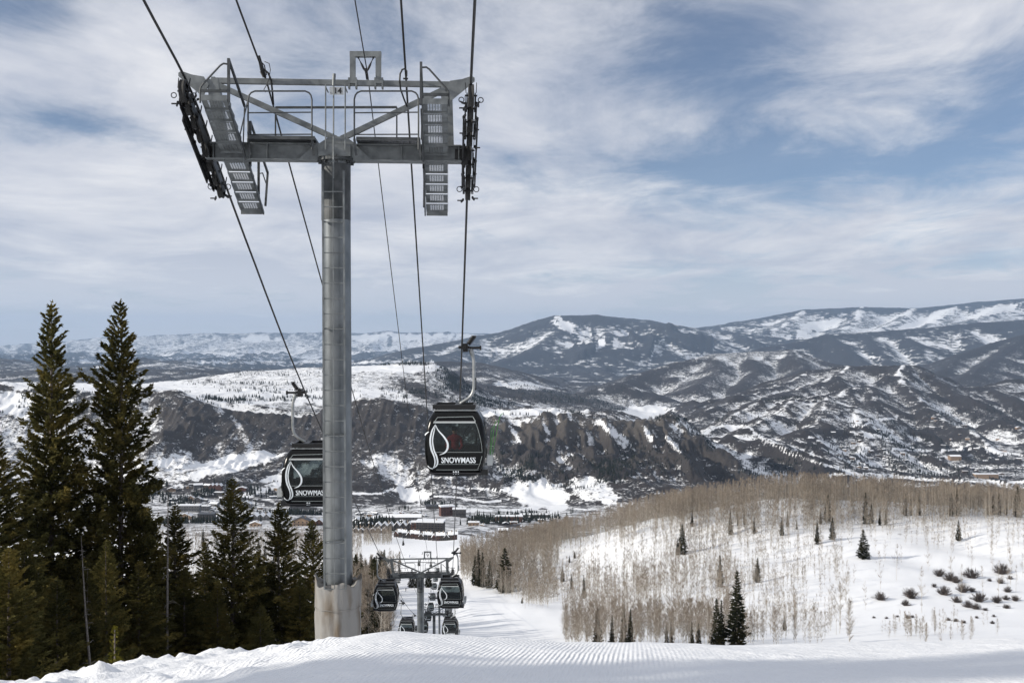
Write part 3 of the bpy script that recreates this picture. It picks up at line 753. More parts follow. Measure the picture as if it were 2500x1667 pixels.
    for s in (-1,1):
        uc = 2.105*s - (.01 if s < 0 else 0); cw = MB(); hw = .243
        for (ya, yb) in ((19.2,20.82),(21.18,22.85)):
            nst = 5; st = (yb-ya)/nst
            for k in range(nst):
                y0 = ya+k*st; y1 = y0+st; za_ = cz(y0); zb2 = cz(y0)-.105
                def pl(u0_, u1_, f0, f1, th=.004):
                    ya_, yb_ = y0+st*f0, y0+st*f1
                    z0_, z1_ = za_+(zb2-za_)*f0, za_+(zb2-za_)*f1
                    vs = [TU(u0_,ya_,z0_), TU(u1_,ya_,z0_), TU(u1_,yb_,z1_), TU(u0_,yb_,z1_)]
                    vs += [v+Vector((0,0,th)) for v in vs]
                    cw.add(vs, [(0,3,2,1),(4,5,6,7),(0,1,5,4),(1,2,6,5),(2,3,7,6),(3,0,4,7)])
                pl(uc-hw, uc-.150, 0, 1.04); pl(uc+.150, uc+hw, 0, 1.04)
                pl(uc-.15, uc+.15, 0, .10); pl(uc-.15, uc+.15, .94, 1.04)
                # rows of wavy slots
                nrow = 6
                for r2 in range(nrow):
                    fc = .10+(.84)*(r2+.5)/nrow; hwf = .84/nrow*.21
                    seg = 12
                    for q in range(seg):
                        wob = .35*hwf*(1 if q % 2 else -1)*2
                        pl(uc-.15+.30*q/seg, uc-.15+.30*(q+1)/seg, fc-hwf+wob*.5, fc+hwf+wob*.5)
                for q in range(5): uq = uc-.108+.054*q; pl(uq-.007, uq+.007, .13, .9, .006)
                # rolled lip and scalloped sides
                cw.b2(TU(uc-hw,y1-.006,zb2-.035), TU(uc+hw,y1+.004,zb2+.004))
                for e in (-1,1):
                    ue = uc+e*(hw+.004)
                    cw.add([TU(ue,y0,za_-.004), TU(ue,y1,zb2-.03), TU(ue,y1,zb2+.09), TU(ue,y0,za_+.06), TU(ue+e*.006,y0,za_-.004), TU(ue+e*.006,y1,zb2-.03), TU(ue+e*.006,y1,zb2+.09), TU(ue+e*.006,y0,za_+.06)],
                           [(0,1,2,3),(7,6,5,4),(0,4,5,1),(3,2,6,7),(0,3,7,4),(1,5,6,2)])
        cw.b2(TU(uc-hw,19.17,4.60), TU(uc+hw,19.185,4.71)); cw.b2(TU(uc-hw,22.86,2.90), TU(uc+hw,22.875,2.99))
        cat = cw.build('catwalk', M['galv'], t)
        e = -s; ue = uc + e*(hw+.03)       # railing stands on the inner edge
        rr = MB()
        rr.bar(TU(ue,19.2,4.58), TU(ue,19.2,5.42), .05, .05, up=(0,1,0))
        rr.bar(TU(ue,19.2,5.40), TU(ue,20.7,4.86), .045, .045)
        uo = uc - e*(hw+.02)
        rr.tube([TU(ue,19.2,5.31), TU(ue-e*.10,19.2,5.32), TU(ue-e*.16,19.2,5.28), TU(uo+e*.06,19.2,4.93), TU(uo+e*.01,19.2,4.86), TU(uo,19.2,4.80), TU(uo,19.2,4.56)], .019, 8)
        rr.bar(TU(uc-hw,19.19,4.79), TU(uc+hw,19.19,4.79), .03, .055)
        rr.tube([TU(ue,20.55,3.98), TU(ue,20.7,4.88)], .014, 6)
        rr.tube([TU(ue+e*.02,20.1,4.1), TU(ue+e*.02,20.9,5.0)], .014, 6)
        rr.bar(TU(ue,21.3,3.72), TU(ue,21.3,4.68), .05, .05, up=(0,1,0)); rr.bar(TU(ue,22.24,3.26), TU(ue,22.24,4.30), .05, .05, up=(0,1,0))
        rr.bar(TU(ue,21.3,4.67), TU(ue+e*.03,23.2,3.90), .045, .045); rr.bar(TU(ue+e*.03,23.2,3.93), TU(ue+e*.03,22.9,3.10), .045, .045, up=(0,1,0))
        rr.tube([TU(ue,22.24,3.72), TU(ue+e*.02,22.6,3.80), TU(ue+e*.03,23.0,3.62)], .014, 6)
        rr.bar(TU(ue,19.25,4.50), TU(ue,20.82,3.80), .03, .07); rr.bar(TU(ue,21.2,3.72), TU(ue,22.85,2.92), .03, .07)
        rr.build('catwalk_railing', M['galv_dark'], cat)
        # sheave train
        xs = s; tr = MB(); ur = 2.80*s
        ur = ((-6.33+YAW*1.6 - TX) - YAW*0) if s < 0 else (-.80-YAW*0+ .0 - TX - .104)
        ur = (rope_x(s, TD) - TX)
        n = 8; ysh = [19.42+k*(22.62-19.42)/(n-1) for k in range(n)]; cen = []
        for yk in ysh:
            d_ = Vector((0, .2, rope_smooth(yk+.1)-rope_smooth(yk-.1))).normalized(); nn = Vector((0,-d_.z,d_.y))
            if nn.z < 0: nn = -nn
            cen.append(TU(ur, yk, rope_smooth(yk)) - nn*.225)
        for e in (-1,1):
            for k in range(0, n, 2):
                off = Vector((e*.080,0,0)); a, b_ = cen[k], cen[k+1]
                dd = (b_-a).normalized(); nn = Vector((0,-dd.z,dd.y))
                c0 = (a+b_)/2 - nn*.13
                tr.bar(a+off-dd*.06, c0+off, .022, .085); tr.bar(c0+off, b_+off+dd*.06, .022, .085)
            for k in (0,4):
                off = Vector((e*.108,0,0)); a = (cen[k]+cen[k+1])/2; b_ = (cen[k+2]+cen[k+3])/2
                dd = (b_-a).normalized(); nn = Vector((0,-dd.z,dd.y))
                tr.bar(a+off-nn*.13-dd*.1, b_+off-nn*.13+dd*.1, .024, .13)
                tr.bar(a+off-nn*.21, b_+off-nn*.21, .016, .05)
            off = Vector((e*.14,0,0)); a = (cen[1]+cen[2])/2; b_ = (cen[5]+cen[6])/2
            dd = (b_-a).normalized(); nn = Vector((0,-dd.z,dd.y))
            tr.bar(a+off-nn*.22-dd*.1, b_+off-nn*.22+dd*.1, .03, .19)
            # bolts, dampers, rope catchers
            rb = random.Random(3+e)
            for k in range(n):
                p = cen[k]+Vector((e*.10,0,0)); tr.tube([cen[k]+Vector((e*.03,0,0)), p+Vector((e*.02,0,0))], .02, 6)
                tr.bar(p+Vector((0,-.05,.05)), p+Vector((e*.01,.05,.26)), .012, .035)
                q = p-Vector((0,0,.15+.1*rb.random())); tr.tube([q, q+Vector((e*(.05+.09*rb.random()),0,0))], .016, 6)
                tr.bar(q+Vector((0,-.06,.02)), q+Vector((e*.05,.06,-.02)), .03, .05)
            for yy, rr_ in ((19.35,.05),(22.35,.06)):
                c0 = TU(ur+e*.19, yy, rope_smooth(yy)-.32)
                ring = [c0+Vector((rr_*math.cos(a_), 0, rr_*math.sin(a_))) for a_ in [2*math.pi*q/12 for q in range(13)]]
                tr.tube(ring, .010, 5, cap=False)
            tr.prism([(0,0),(.10,.03),(.13,.09),(.07,.06),(0,.05)], -.01, .01, lambda a_,b2,d_: TU(ur+e*(.08+a_), 20.0+d_, rope_smooth(20.0)-.05+b2))
        tr.bar(TU(2.50*s,TD,3.97), TU(ur-s*.09,TD,3.97), .16, .20)
        tr.bar(TU(ur-s*.10,TD,4.15), TU(ur-s*.10,TD,3.75), .14, .05, up=(0,1,0))
        trn = tr.build('sheave_train', M['black_metal'], t)
        for c0 in cen:
            w_ = MB(); w_.lathe([(.150,-.058),(.205,-.056),(.224,-.044),(.212,-.016),(.204,0),(.212,.016),(.224,.044),(.205,.056),(.150,.058)], axis='x', n=28)
            w_.mi = 1; w_.lathe([(.0,-.030),(.05,-.046),(.05,-.028),(.12,-.022),(.185,-.034),(.196,-.040)], axis='x', n=28)
            w_.lathe([(.0,.030),(.05,.046),(.05,.028),(.12,.022),(.185,.034),(.196,.040)], axis='x', n=28)
            o = w_.build('sheave', [M['rubber'], M['black_metal']], trn, smooth=False, loc=c0)
            autosmooth(o, 40)
    # number plate: 14
    sg = MB(); p0 = tl(757,217.5,TD-.14); p1 = tl(789,199.5,TD-.14)
    sg.b2((p0.x,p0.y,p0.z), (p1.x,p0.y+.006,p1.z)); plate = sg.build('number_plate', M['sign'], t)
    return t, plate, p0, p1
def text_mesh(s, size, mat, parent, loc, name='lettering', bold=.0, sx=1.0, depth=.002, rot=(math.pi/2,0,0), rz=0):
    cu = bpy.data.curves.new('txt', 'FONT'); cu.body = s; cu.size = size; cu.offset = bold; cu.extrude = depth
    cu.align_x = 'CENTER'; cu.align_y = 'CENTER'; cu.resolution_u = 3
    o = bpy.data.objects.new('txt', cu); COL.objects.link(o)
    dg = bpy.context.evaluated_depsgraph_get(); me = bpy.data.meshes.new_from_object(o.evaluated_get(dg))
    bpy.data.objects.remove(o); me.transform(Matrix.Rotation(rz, 4, 'Z') @ Matrix.Rotation(rot[0], 4, 'X') @ Matrix.Diagonal((sx,1,1,1)))
    me.materials.clear(); me.materials.append(mat)
    n = bpy.data.objects.new(name, me); COL.objects.link(n); n.parent = parent; n.location = loc
    return n
tower, plate, p0, p1 = make_tower()
tag(tower, 'tall grey steel lift tower with wrapped foot, nearest in the photo', 'lift tower', 'towers of the gondola lift')
far_towers = []
for (d, lab) in ((87, 'second lift tower down the slope, its cross beam over the piste'), (207, 'small lift tower far down behind the lower cabins, the nearer of two'), (292, 'smallest lift tower, just right of and behind another one')):
    c = copy_tree(tower); c.location = (TX-YAW*(d-TD), d, T0Z + (rope_z(d)-rope_z(21.0))); tag(c, lab)
    for ch in list(c.children):
        if ch.name.split('.')[0] in ('padding', 'number_plate'):
            for g_ in list(ch.children): bpy.data.objects.remove(g_)
            bpy.data.objects.remove(ch)
    if d == 207: c.location.x -= .4
    if d > 200:
        for ch in c.children:
            if ch.name.split('.')[0] == 'pole': pass
text_mesh('14', .17, M['sign_black'], plate, ((p0.x+p1.x)/2+.02, p0.y-.004, (p0.z+p1.z)/2-.005), bold=.004)

# ---- haul rope, one loop side each, and the comm cables
def cable(name, pts, r, mat, label, cat, group=None, n=6):
    b = MB(); b.tube(pts, r, n); o = b.build(name, mat, smooth=True); tag(o, label, cat, group); return o
yy = list(np.concatenate([np.linspace(-30,16,8)[:-1], np.linspace(16,25,46)[:-1], np.linspace(25,87,50)[:-1], np.linspace(87,760,130)]))
for s, lab in ((-1,'thick black haul rope over the left sheaves'), (1,'thick black haul rope over the right sheaves')):
    cable('haul_rope', [(rope_x(s,y), y, rope_smooth(y)) for y in yy], .027, M['rope'], lab, 'rope', 'haul ropes of the gondola lift')
def span(a, b, sag, n=24):
    a = Vector(a); b = Vector(b); return [a+(b-a)*(k/n)-Vector((0,0,4*sag*(k/n)*(1-k/n))) for k in range(n+1)]
shift = Vector((-YAW*66, 66, rope_z(87)-rope_z(21.0)))
shift2 = Vector((-YAW*186, 186, rope_z(207)-rope_z(21.0)))
A1 = P(612,186,21); A2 = P(845,175,21); A3 = P(932,170,21)
for a, up, r, lab in ((A1,(-3.8,0,11.0),.020,'thin black cable looping over the left half of the upper beam'),
                   (A2,(-1.68,0,10.7),.012,'thinnest black cable running through the square gallows frame'),
                   (A3,(-.88,0,14.4),.022,'thin black cable crossing the right half of the upper beam')):
    pts = span(up, a, .25, 16)[:-1] + span(a, a+shift, .55, 30)[:-1] + span(a+shift, a+shift2, 1.5, 20)
    cb = cable('overhead_cable', pts, r, M['cable'], lab, 'cable', 'signal cables strung above the haul ropes')
    if r > .015:
        lp = MB(); s = -1 if a is A1 else 1
        c = a+Vector((0,-.1,0))
        if s < 0:
            lp.tube([P(594,128,20.6), P(602,160,20.7), P(609,178,20.8)], [.03,.045,.03], 8)
            lp.tube([P(598,165,20.7), P(604,178,20.6), P(612,172,20.7), P(607,150,20.7), P(598,140,20.7)], .012, 6)
            lp.tube([P(608,142,20.8), P(618,146,20.7), P(621,160,20.6), P(618,180,20.6), P(612,196,20.6), P(606,206,20.6), P(610,212,20.6)], .009, 6)
            lp.tube([P(604,158,20.7), P(616,168,20.7), P(623,185,20.8), P(626,215,21.0), P(628,240,21.2)], .022, 6)
        else:
            lp.tube([P(932,158,20.8), P(924,160,20.7), P(919,170,20.7), P(918,185,20.7), P(920,205,20.8), P(928,228,20.9), P(937,250,21.1)], .018, 6)
            lp.tube([P(922,160,20.7), P(930,157,20.6), P(935,163,20.6), P(935,175,20.7), P(929,181,20.7)], .009, 6)
            lp.tube([P(926,181,20.8), P(937,181,20.8)], .02, 6)
        lp.build('cable_loop', M['cable'], cb)

# ================================================================ GONDOLA CABINS
KZ = .003525
_zk = [-.0,.06,.16,.30,.65,1.0,1.18,1.50,1.75,1.90,1.97,2.01]
_wk = [.66,.735,.80,.87,.935,.945,.94,.895,.83,.745,.70,.66]
def half(z): return float(np.interp(z, _zk, _wk))
def ring_pt(z, u):
    """u in 0..4 round the rounded-square section: 0..1 front(-y) left to right, 1..2 right, 2..3 back, 3..4 left"""
    w_ = half(z); d = w_*.95; r = .17
    side = int(u) % 4; f = u-int(u); 
    c = f*2-1
    # straight run then a corner arc inside the same side
    fl = .84
    if abs(c) <= fl: a, b = c/fl*(1-r/w_), 1.0
    else:
        t = (abs(c)-fl)/(1-fl)*math.pi/4
        a = (1-r/w_)+r/w_*math.sin(t); a = math.copysign(a, c); b = 1-r/w_*(1-math.cos(t))
    x, y = [(a,-b),(b,a),(-a,b),(-b,-a)][side]
    return Vector((x*w_, y*d, z))
def make_cabin(s):
    """s = +1: hanger and ski rack on the right (right-hand rope), -1: on the left. Origin on the rope."""
    t = empty('gondola_cabin', (0,0,0))
    ox = -.107 if s > 0 else .25
    base = Vector((ox, 0, -3.98))
    us = []
    for sd in range(4): us += [sd+q for q in (0,.02,.05,.08,.14,.26,.38,.5,.62,.74,.86,.92,.95,.98)]
    zs = [0,.03,.06,.11,.16,.23,.30,.45,.60,.72,.79,.95,1.10,1.25,1.40,1.50,1.60,1.66,1.75,1.83,1.90,1.94,1.97,2.0,2.01]
    nU = len(us); V = [ring_pt(z,u)+base for z in zs for u in us]
    body = MB(); glass = MB(); Fb = []; Fg = []
    for i in range(len(zs)-1):
        for j in range(nU):
            u = us[j]; f = u-int(u)
            q = (i*nU+j, i*nU+(j+1)%nU, (i+1)*nU+(j+1)%nU, (i+1)*nU+j)
            isw = .79 <= zs[i] < 1.66 and .08 <= f < .92
            (Fg if isw else Fb).append(q)
    cap0 = tuple(range(nU-1,-1,-1)); n1 = (len(zs)-1)*nU; cap1 = tuple(n1+j for j in range(nU))
    body.add(V, Fb+[cap0, cap1]); o = body.build('cabin_shell', M['cabin'], t); autosmooth(o, 38)
    me = o.data
    g = MB(); 
    for q in Fg: g.add([V[k] for k in q], [(0,1,2,3)])
    gl = g.build('window', M['glass'], t)
    bm = bmesh.new(); bm.from_mesh(gl.data); bmesh.ops.remove_doubles(bm, verts=bm.verts, dist=1e-4); bm.to_mesh(gl.data); bm.free()
    def fr(x, z, dy=.006):
        """point on the front of the shell; x, z from cabin centre/bottom"""
        w_ = half(z); d = w_*.95; r = .17; ax = abs(x); y = -d
        lim = w_-r
        if ax > lim: t_ = min(1, (ax-lim)/r); y = -d + d*r/w_*(1-math.sqrt(max(0,1-(t_*.95)**2)))
        return Vector((x, y-dy, z))+base
    def zc_(zx, zy, dy=.006): return fr((zx-1746)*KZ, (1285-zy)*KZ, dy)
    # floor rim, sill bands and seams
    p = MB()
    for zy, x0, x1 in ((1066,1568,1984),(1172,1590,1950),(1222,1580,1950)):
        p.tube([zc_(x0+(x1-x0)*k/16, zy, .004) for k in range(17)], .006, 5)
    p.tube([zc_(x,y) for x,y in ((1560,815),(1575,790),(1592,766),(1750,763),(1900,760),(1912,780),(1924,800))], .009, 5)
    p.tube([zc_(x,y) for x,y in ((1900,762),(1925,815),(1950,880),(1968,950),(1978,1010),(1982,1060))], .006, 5)
    p.tube([zc_(x,y) for x,y in ((1980,1100),(1965,1160),(1944,1214))], .006, 5)
    p.build('seam_trim', M['trim_white'], t)
    p = MB()
    for k in range(16):
        pass
    p.prism([(0,0),(1,0)], 0, 0, lambda a,b,d: Vector((0,0,0))) if False else None
    a = [zc_(1555+(1925-1555)*k/12, 815, .008) for k in range(13)]; b_ = [zc_(1560+(1920-1560)*k/12, 799, .008) for k in range(13)]
    p.add(a+b_, [(k,k+1,14+k,13+k) for k in range(12)]); p.build('window_bar', M['alu'], t)
    # leaf emblem
    em = MB()
    def stroke(pts, ws, dy=.010):
        P2 = [Vector((x,y)) for x,y in pts]
        # resample
        out = []; k = len(P2)
        for i in range(k-1):
            for q in range(5):
                f = q/5; p0_ = P2[max(i-1,0)]; p1_ = P2[i]; p2_ = P2[i+1]; p3_ = P2[min(i+2,k-1)]
                v = .5*((2*p1_)+(p2_-p0_)*f+(2*p0_-5*p1_+4*p2_-p3_)*f*f+(3*p1_-p0_-3*p2_+p3_)*f**3)
                out.append((v, ws[i]+(ws[i+1]-ws[i])*f))
        out.append((P2[-1], ws[-1])); L_ = []; R_ = []
        for i, (v, w_) in enumerate(out):
            d_ = (out[min(i+1,len(out)-1)][0]-out[max(i-1,0)][0]); d_ = d_.normalized() if d_.length else Vector((0,1)); nn = Vector((-d_.y,d_.x))*w_/2
            L_.append(zc_(v.x+nn.x, v.y+nn.y, dy)); R_.append(zc_(v.x-nn.x, v.y-nn.y, dy))
        n_ = len(L_); vs = L_+R_; vs += [v+Vector((0,-.003,0)) for v in vs]
        fs = []
        for i in range(n_-1):
            fs += [(i,i+1,n_+i+1,n_+i), (2*n_+i,3*n_+i,3*n_+i+1,2*n_+i+1)]
        em.add(vs, fs)
    stroke([(1574,826),(1546,880),(1531,960),(1541,1040),(1562,1095),(1572,1140),(1568,1180),(1553,1206)], [2,12,15,16,13,11,9,2])
    stroke([(1577,832),(1562,890),(1551,965),(1563,1045),(1585,1100),(1594,1150),(1584,1185),(1553,1208)], [2,9,10,12,14,14,10,2])
    stroke([(1574,826),(1600,876),(1650,932),(1681,985),(1680,1035),(1655,1070),(1612,1088)], [2,9,14,17,17,12,2])
    stroke([(1482,920),(1500,900),(1520,888)], [10,9,3]); stroke([(1506,1186),(1524,1204),(1552,1212)], [7,8,7])
    em.build('leaf_emblem', M['decal'], t)
    tx = text_mesh('SNOWMASS', .262, M['decal'], t, fr((1776-1746)*KZ, (1285-1136)*KZ, .012), 'lettering', bold=.0055, sx=.74, depth=.002)
    # roof frame, hanger, grip
    rf = MB(); zt = -1.97; xr = base.x-.05*s
    rf.b2((xr-.66,-.62,zt+.06), (xr+.66,-.50,zt+.20)); rf.b2((xr-.66,.50,zt+.06), (xr+.66,.62,zt+.20))
    rf.b2((xr-.66,-.50,zt+.065), (xr-.58,.50,zt+.195)); rf.b2((xr+.58,-.50,zt+.065), (xr+.66,.50,zt+.195)); rf.b2((-.10+xr*.3,-.499,zt+.07), (.10+xr*.3,.499,zt+.19))
    for xx in (-.55,.55):
        for y_ in (-.56,.56): rf.tube([(xr+xx,y_,zt+.0), (xr+xx,y_,zt+.07)], .03, 8)
    rf.build('roof_frame', M['black_metal'], t)
    bars = MB(); bars.b2((base.x-.66,-.66,zt+.012), (base.x+.66,-.62,zt+.04)); bars.build('roof_rail', M['hanger'], t)
    bars = MB(); bars.b2((base.x-.66,.62,zt+.012), (base.x+.66,.66,zt+.04)); bars.build('roof_rail', M['hanger'], t)
    hg = MB(); pts = [(.33,-.06),(.365,-.16),(.41,-.30),(.437,-.43),(.44,-.80),(.44,-1.20),(.43,-1.32),(.395,-1.45),(.33,-1.55),(.24,-1.63),(.14,-1.69),(.05,-1.745),(-.02,-1.80)]
    hg.tube([(s*x,0,z) for x,z in pts], [.075,.07,.055,.05,.05,.05,.05,.05,.05,.05,.05,.05,.05], 14)
    hgo = hg.build('hanger_arm', M['hanger'], t, smooth=True)
    hb_ = MB(); hb_.tube([(s*.50,0,-.95),(s*.50,0,-1.35)], .012, 6); hb_.b2((s*.44,-.03,-1.02), (s*.52,.03,-.98)); hb_.b2((s*.44,-.03,-1.32), (s*.52,.03,-1.28)); hb_.build('hanger_clamp', M['black_metal'], hgo)
    gp = MB()
    gp.b2((s*-.03,-.12,-.045), (s*.30,.12,.045)); gp.b2((s*.10,-.16,-.15), (s*.25,.16,.12)); gp.b2((s*.25,-.05,-.055), (s*.65,.05,.02)); gp.b2((s*.62,-.07,-.09), (s*.67,.07,.05))
    gp.tube([(s*.12,-.25,0),(s*.12,.25,0)], .07, 10); gp.tube([(0,-.2,0),(0,.2,0)], .05, 10)
    gp.build('grip', M['black_metal'], t)
    sp = MB(); a = Vector((s*.26,0,.10)); b_ = Vector((s*.44,0,.34)); dd = (b_-a)
    sp.tube([a,b_], .045, 8)
    ax = dd.normalized(); e1 = ax.orthogonal().normalized(); e2 = ax.cross(e1)
    sp.tube([a+dd*(k/84)+(e1*math.cos(k*math.pi/6)+e2*math.sin(k*math.pi/6))*.075 for k in range(85)], .013, 5)
    sp.lathe([(0,0),(.07,0),(.07,.05),(0,.05)], c=b_-Vector((0,0,.02)), n=10)
    sp.build('grip_spring', M['black_metal'], t)
    # interior: floor, benches, poles seen through the panes
    it = MB(); it.b2(base+Vector((-.80,-.78,.10)), base+Vector((.80,.78,.13)))
    for sy in (-1,1):
        it.b2(base+Vector((-.72,sy*.76,.42)), base+Vector((.72,sy*.36,.50))); it.b2(base+Vector((-.72,sy*.80,.50)), base+Vector((.72,sy*.76,.84)))
    it.build('bench_seat', M['dark_cloth'], t)
    dr = MB()
    for k in range(9):
        pass
    loop = [(.18,.85),(.14,1.0),(.16,1.2),(.24,1.38),(.36,1.5)]
    dr.tube([base+Vector((x+.05,.0,z)) for x,z in loop], .014, 6); dr.build('inner_rail', M['black_metal'], t); dr = MB(); dr.tube([base+Vector((.60,.7,z)) for z in (.8,1.66)], .02, 6)
    dr.build('inner_rail', M['black_metal'], t)
    # door bulge and step on the rack side, ski rack
    db = MB(); 
    dbp = [(.90,.55),(.955,.58),(.975,.70),(.97,.86),(.94,.92),(.89,.93)]
    db.prism([(s*x,z) for x,z in dbp], -.66, .5, lambda a_,b2,d: base+Vector((a_,d,b2)))
    db.b2(base+Vector((s*.62,-.55,.02)), base+Vector((s*1.0,.55,.20)))
    db.build('door_step', M['cabin_panel'], t)
    rk = MB(); x0 = .985; x1 = 1.14
    for y_ in (-.5,-.25,0,.25,.5):
        rk.b2(base+Vector((s*x0,y_-.012,.33)), base+Vector((s*x1,y_+.012,.64)))
    rk.b2(base+Vector((s*x0,-.5,.32)), base+Vector((s*x1,.5,.34)))
    for xx in (x0,(x0+x1)/2,x1): rk.b2(base+Vector((s*xx-.006,-.515,.33)), base+Vector((s*xx+.006,-.50,.64))); rk.b2(base+Vector((s*xx-.006,.50,.33)), base+Vector((s*xx+.006,.515,.64)))
    rk.b2(base+Vector((s*x0,-.513,.34)), base+Vector((s*(x0+.05),-.503,.63))); rk.b2(base+Vector((s*(x0+.07),-.513,.34)), base+Vector((s*(x1-.02),-.503,.63)))
    rk.b2(base+Vector((s*.94,-.3,.45)), base+Vector((s*x0,-.24,.52))); rk.b2(base+Vector((s*.94,.24,.45)), base+Vector((s*x0,.3,.52)))
    rk.build('ski_rack', M['alu'], t)
    return t, base, fr
cabR, baseR, frR = make_cabin(1)
cabL, baseL, frL = make_cabin(-1)
def place_cabin(t, s, y, dx=0, rz=0):
    t.location = (rope_x(s, y)+dx, y, rope_smooth(y)); t.rotation_euler = (0, 0, rz)
cabs = []
RL = ['black gondola cabin hanging over the lower piste, right of the second tower', 'small black gondola cabin just above the snow crest, lower right of the second tower',
      'tiny black cabin on the right rope seen under the larger right cabin', 'tiny gondola cabin, second one beyond the right cabin pair', 'tiny gondola cabin, third one beyond the right cabin pair', 'tiny distant cabin on the right rope, fourth beyond the right cabin pair']
LL = ['black gondola cabin in front of the dark trees, left of the second tower', 'small black gondola cabin half hidden by the snow crest, left of the second pole',
      'small gondola cabin mostly hidden behind the second pole', 'small gondola cabin directly right of the second pole near the snow crest', 'small gondola cabin right of the second pole, second from the snow crest']
for k, y in enumerate((74.0, 117.5, 160.5, 203.5, 247, 290, 333, 376, 419, 462)):
    c = copy_tree(cabR); place_cabin(c, 1, y, -.1 if k == 0 else 0, R(-1)); cabs.append(c)
    tag(c, RL[k] if k < 6 else '%s-nearest tiny cabin of the far row on the right rope' % ('seventh','eighth','ninth','tenth')[k-6], 'gondola cabin', 'gondola cabins on the lift ropes')
for k, y in enumerate((77.0, 118.5, 161.5, 204, 247, 290, 332, 375, 417, 460, 502)):
    c = copy_tree(cabL); place_cabin(c, -1, y, .1 if k == 0 else 0, R(2)); cabs.append(c)
    tag(c, LL[k] if k < 5 else 'tiny cabin in the file right of the second pole, %s from the crest' % ('third','fourth','fifth','sixth','seventh','topmost')[k-5], 'gondola cabin', 'gondola cabins on the lift ropes')
place_cabin(cabR, 1, 31.4, -.06); place_cabin(cabL, -1, 35.5, 0, R(2))
tag(cabR, 'large black gondola cabin numbered 101 with a red-jacketed rider inside', 'gondola cabin', 'gondola cabins on the lift ropes')
tag(cabL, 'large black gondola cabin numbered 21, partly hidden behind the tower pole', 'gondola cabin', 'gondola cabins on the lift ropes')
text_mesh('101', .13, M['decal'], cabR, frR(.02, (1285-1249)*KZ, .03), 'cabin_number', bold=.005, sx=1.15)
text_mesh('21', .13, M['decal'], cabL, frL(.0, (1285-1249)*KZ, .03), 'cabin_number', bold=.005, sx=1.15)
# skis standing in the rack of cabin 101
cb = Vector(cabR.location)
def ski(a, b, mat, w_=.07):
    m_ = MB(); a = Vector(a); b = Vector(b); pts = [a+(b-a)*f for f in (0,.1,.5,.85,.95,1)]
    d = (b-a).normalized(); side = Vector((0,1,0)); nn = d.cross(side)
    ofs = [0,0,0,0,.02,.08]; ws = [.04,.05,.04,.055,.05,.015]
    vs = []
    for p, o_, w2 in zip(pts, ofs, ws):
        c = p+nn*o_*-1
        vs += [c+side*w2-nn*.012, c-side*w2-nn*.012, c-side*w2+nn*.012, c+side*w2+nn*.012]
    fs = [(0,1,2,3),(20,23,22,21)]
    for k in range(5):
        for q in range(4): fs.append((k*4+q, k*4+(q+1)%4, k*4+4+(q+1)%4, k*4+4+q))
    m_.add(vs, fs); return m_
bR = cb+baseR
for k, (dx0, y0, dx1, h, lab) in enumerate(((1.04,-.45,1.22,1.72,'green ski leaning out of the rack, taller one'), (1.08,-.2,1.38,1.93,'green ski leaning out of the rack, tilted tip outermost'), (1.03,.1,1.10,1.5,'green ski upright in the rack, shortest and nearest the cabin'))):
    o = ski((bR.x+dx0, bR.y+y0, bR.z+.36), (bR.x+dx1, bR.y+y0+.05, bR.z+h), M['ski_green']).build('ski', M['ski_green']); tag(o, lab, 'ski', 'skis in the rack of the right cabin')

# ---- the rider: one continuous skinned body, seated, facing the camera
def make_person(name, verts, edges, radii, mat, loc, rz=0, sub=2):
    me = bpy.data.meshes.new(name); me.from_pydata(verts, edges, []); o = bpy.data.objects.new(name, me); COL.objects.link(o)
    sk = o.modifiers.new('skin', 'SKIN'); sk.use_smooth_shade = True
    for i, r_ in enumerate(radii):
        v = me.skin_vertices[0].data[i]; v.radius = (r_, r_) if not isinstance(r_, tuple) else r_; v.use_root = (i == 0)
    sb = o.modifiers.new('sub', 'SUBSURF'); sb.levels = sub; sb.render_levels = sub
    dg = bpy.context.evaluated_depsgraph_get(); m2 = bpy.data.meshes.new_from_object(o.evaluated_get(dg)); bpy.data.objects.remove(o)
    m2.materials.clear(); m2.materials.append(mat)
    n = bpy.data.objects.new(name, m2); COL.objects.link(n); n.location = loc; n.rotation_euler = (0,0,rz)
    m2.polygons.foreach_set('use_smooth', [True]*len(m2.polygons))
    return n
def fingers(verts, edges, rad, root, wrist, d, side):
    """five short unequal bent finger chains rooted in the palm"""
    n0 = len(verts)
    d = Vector(d).normalized(); sd = Vector(side).normalized(); dn = d.cross(sd)
    for k, (o_, L_) in enumerate(((-.03,.065),(-.012,.075),(.008,.07),(.027,.055))):
        a = Vector(verts[root])+sd*o_+d*.02; b_ = a+d*L_*.55; c = b_+d*L_*.35+dn*L_*.35
        i = len(verts); verts += [tuple(a), tuple(b_), tuple(c)]; rad += [.010,.009,.008]; edges += [(root,i),(i,i+1),(i+1,i+2)]
    a = Vector(verts[root])-sd*.045+d*.0; b_ = a+d*.035-sd*.012+dn*.02; i = len(verts)
    verts += [tuple(a), tuple(b_)]; rad += [.012,.010]; edges += [(root,i),(i,i+1)]
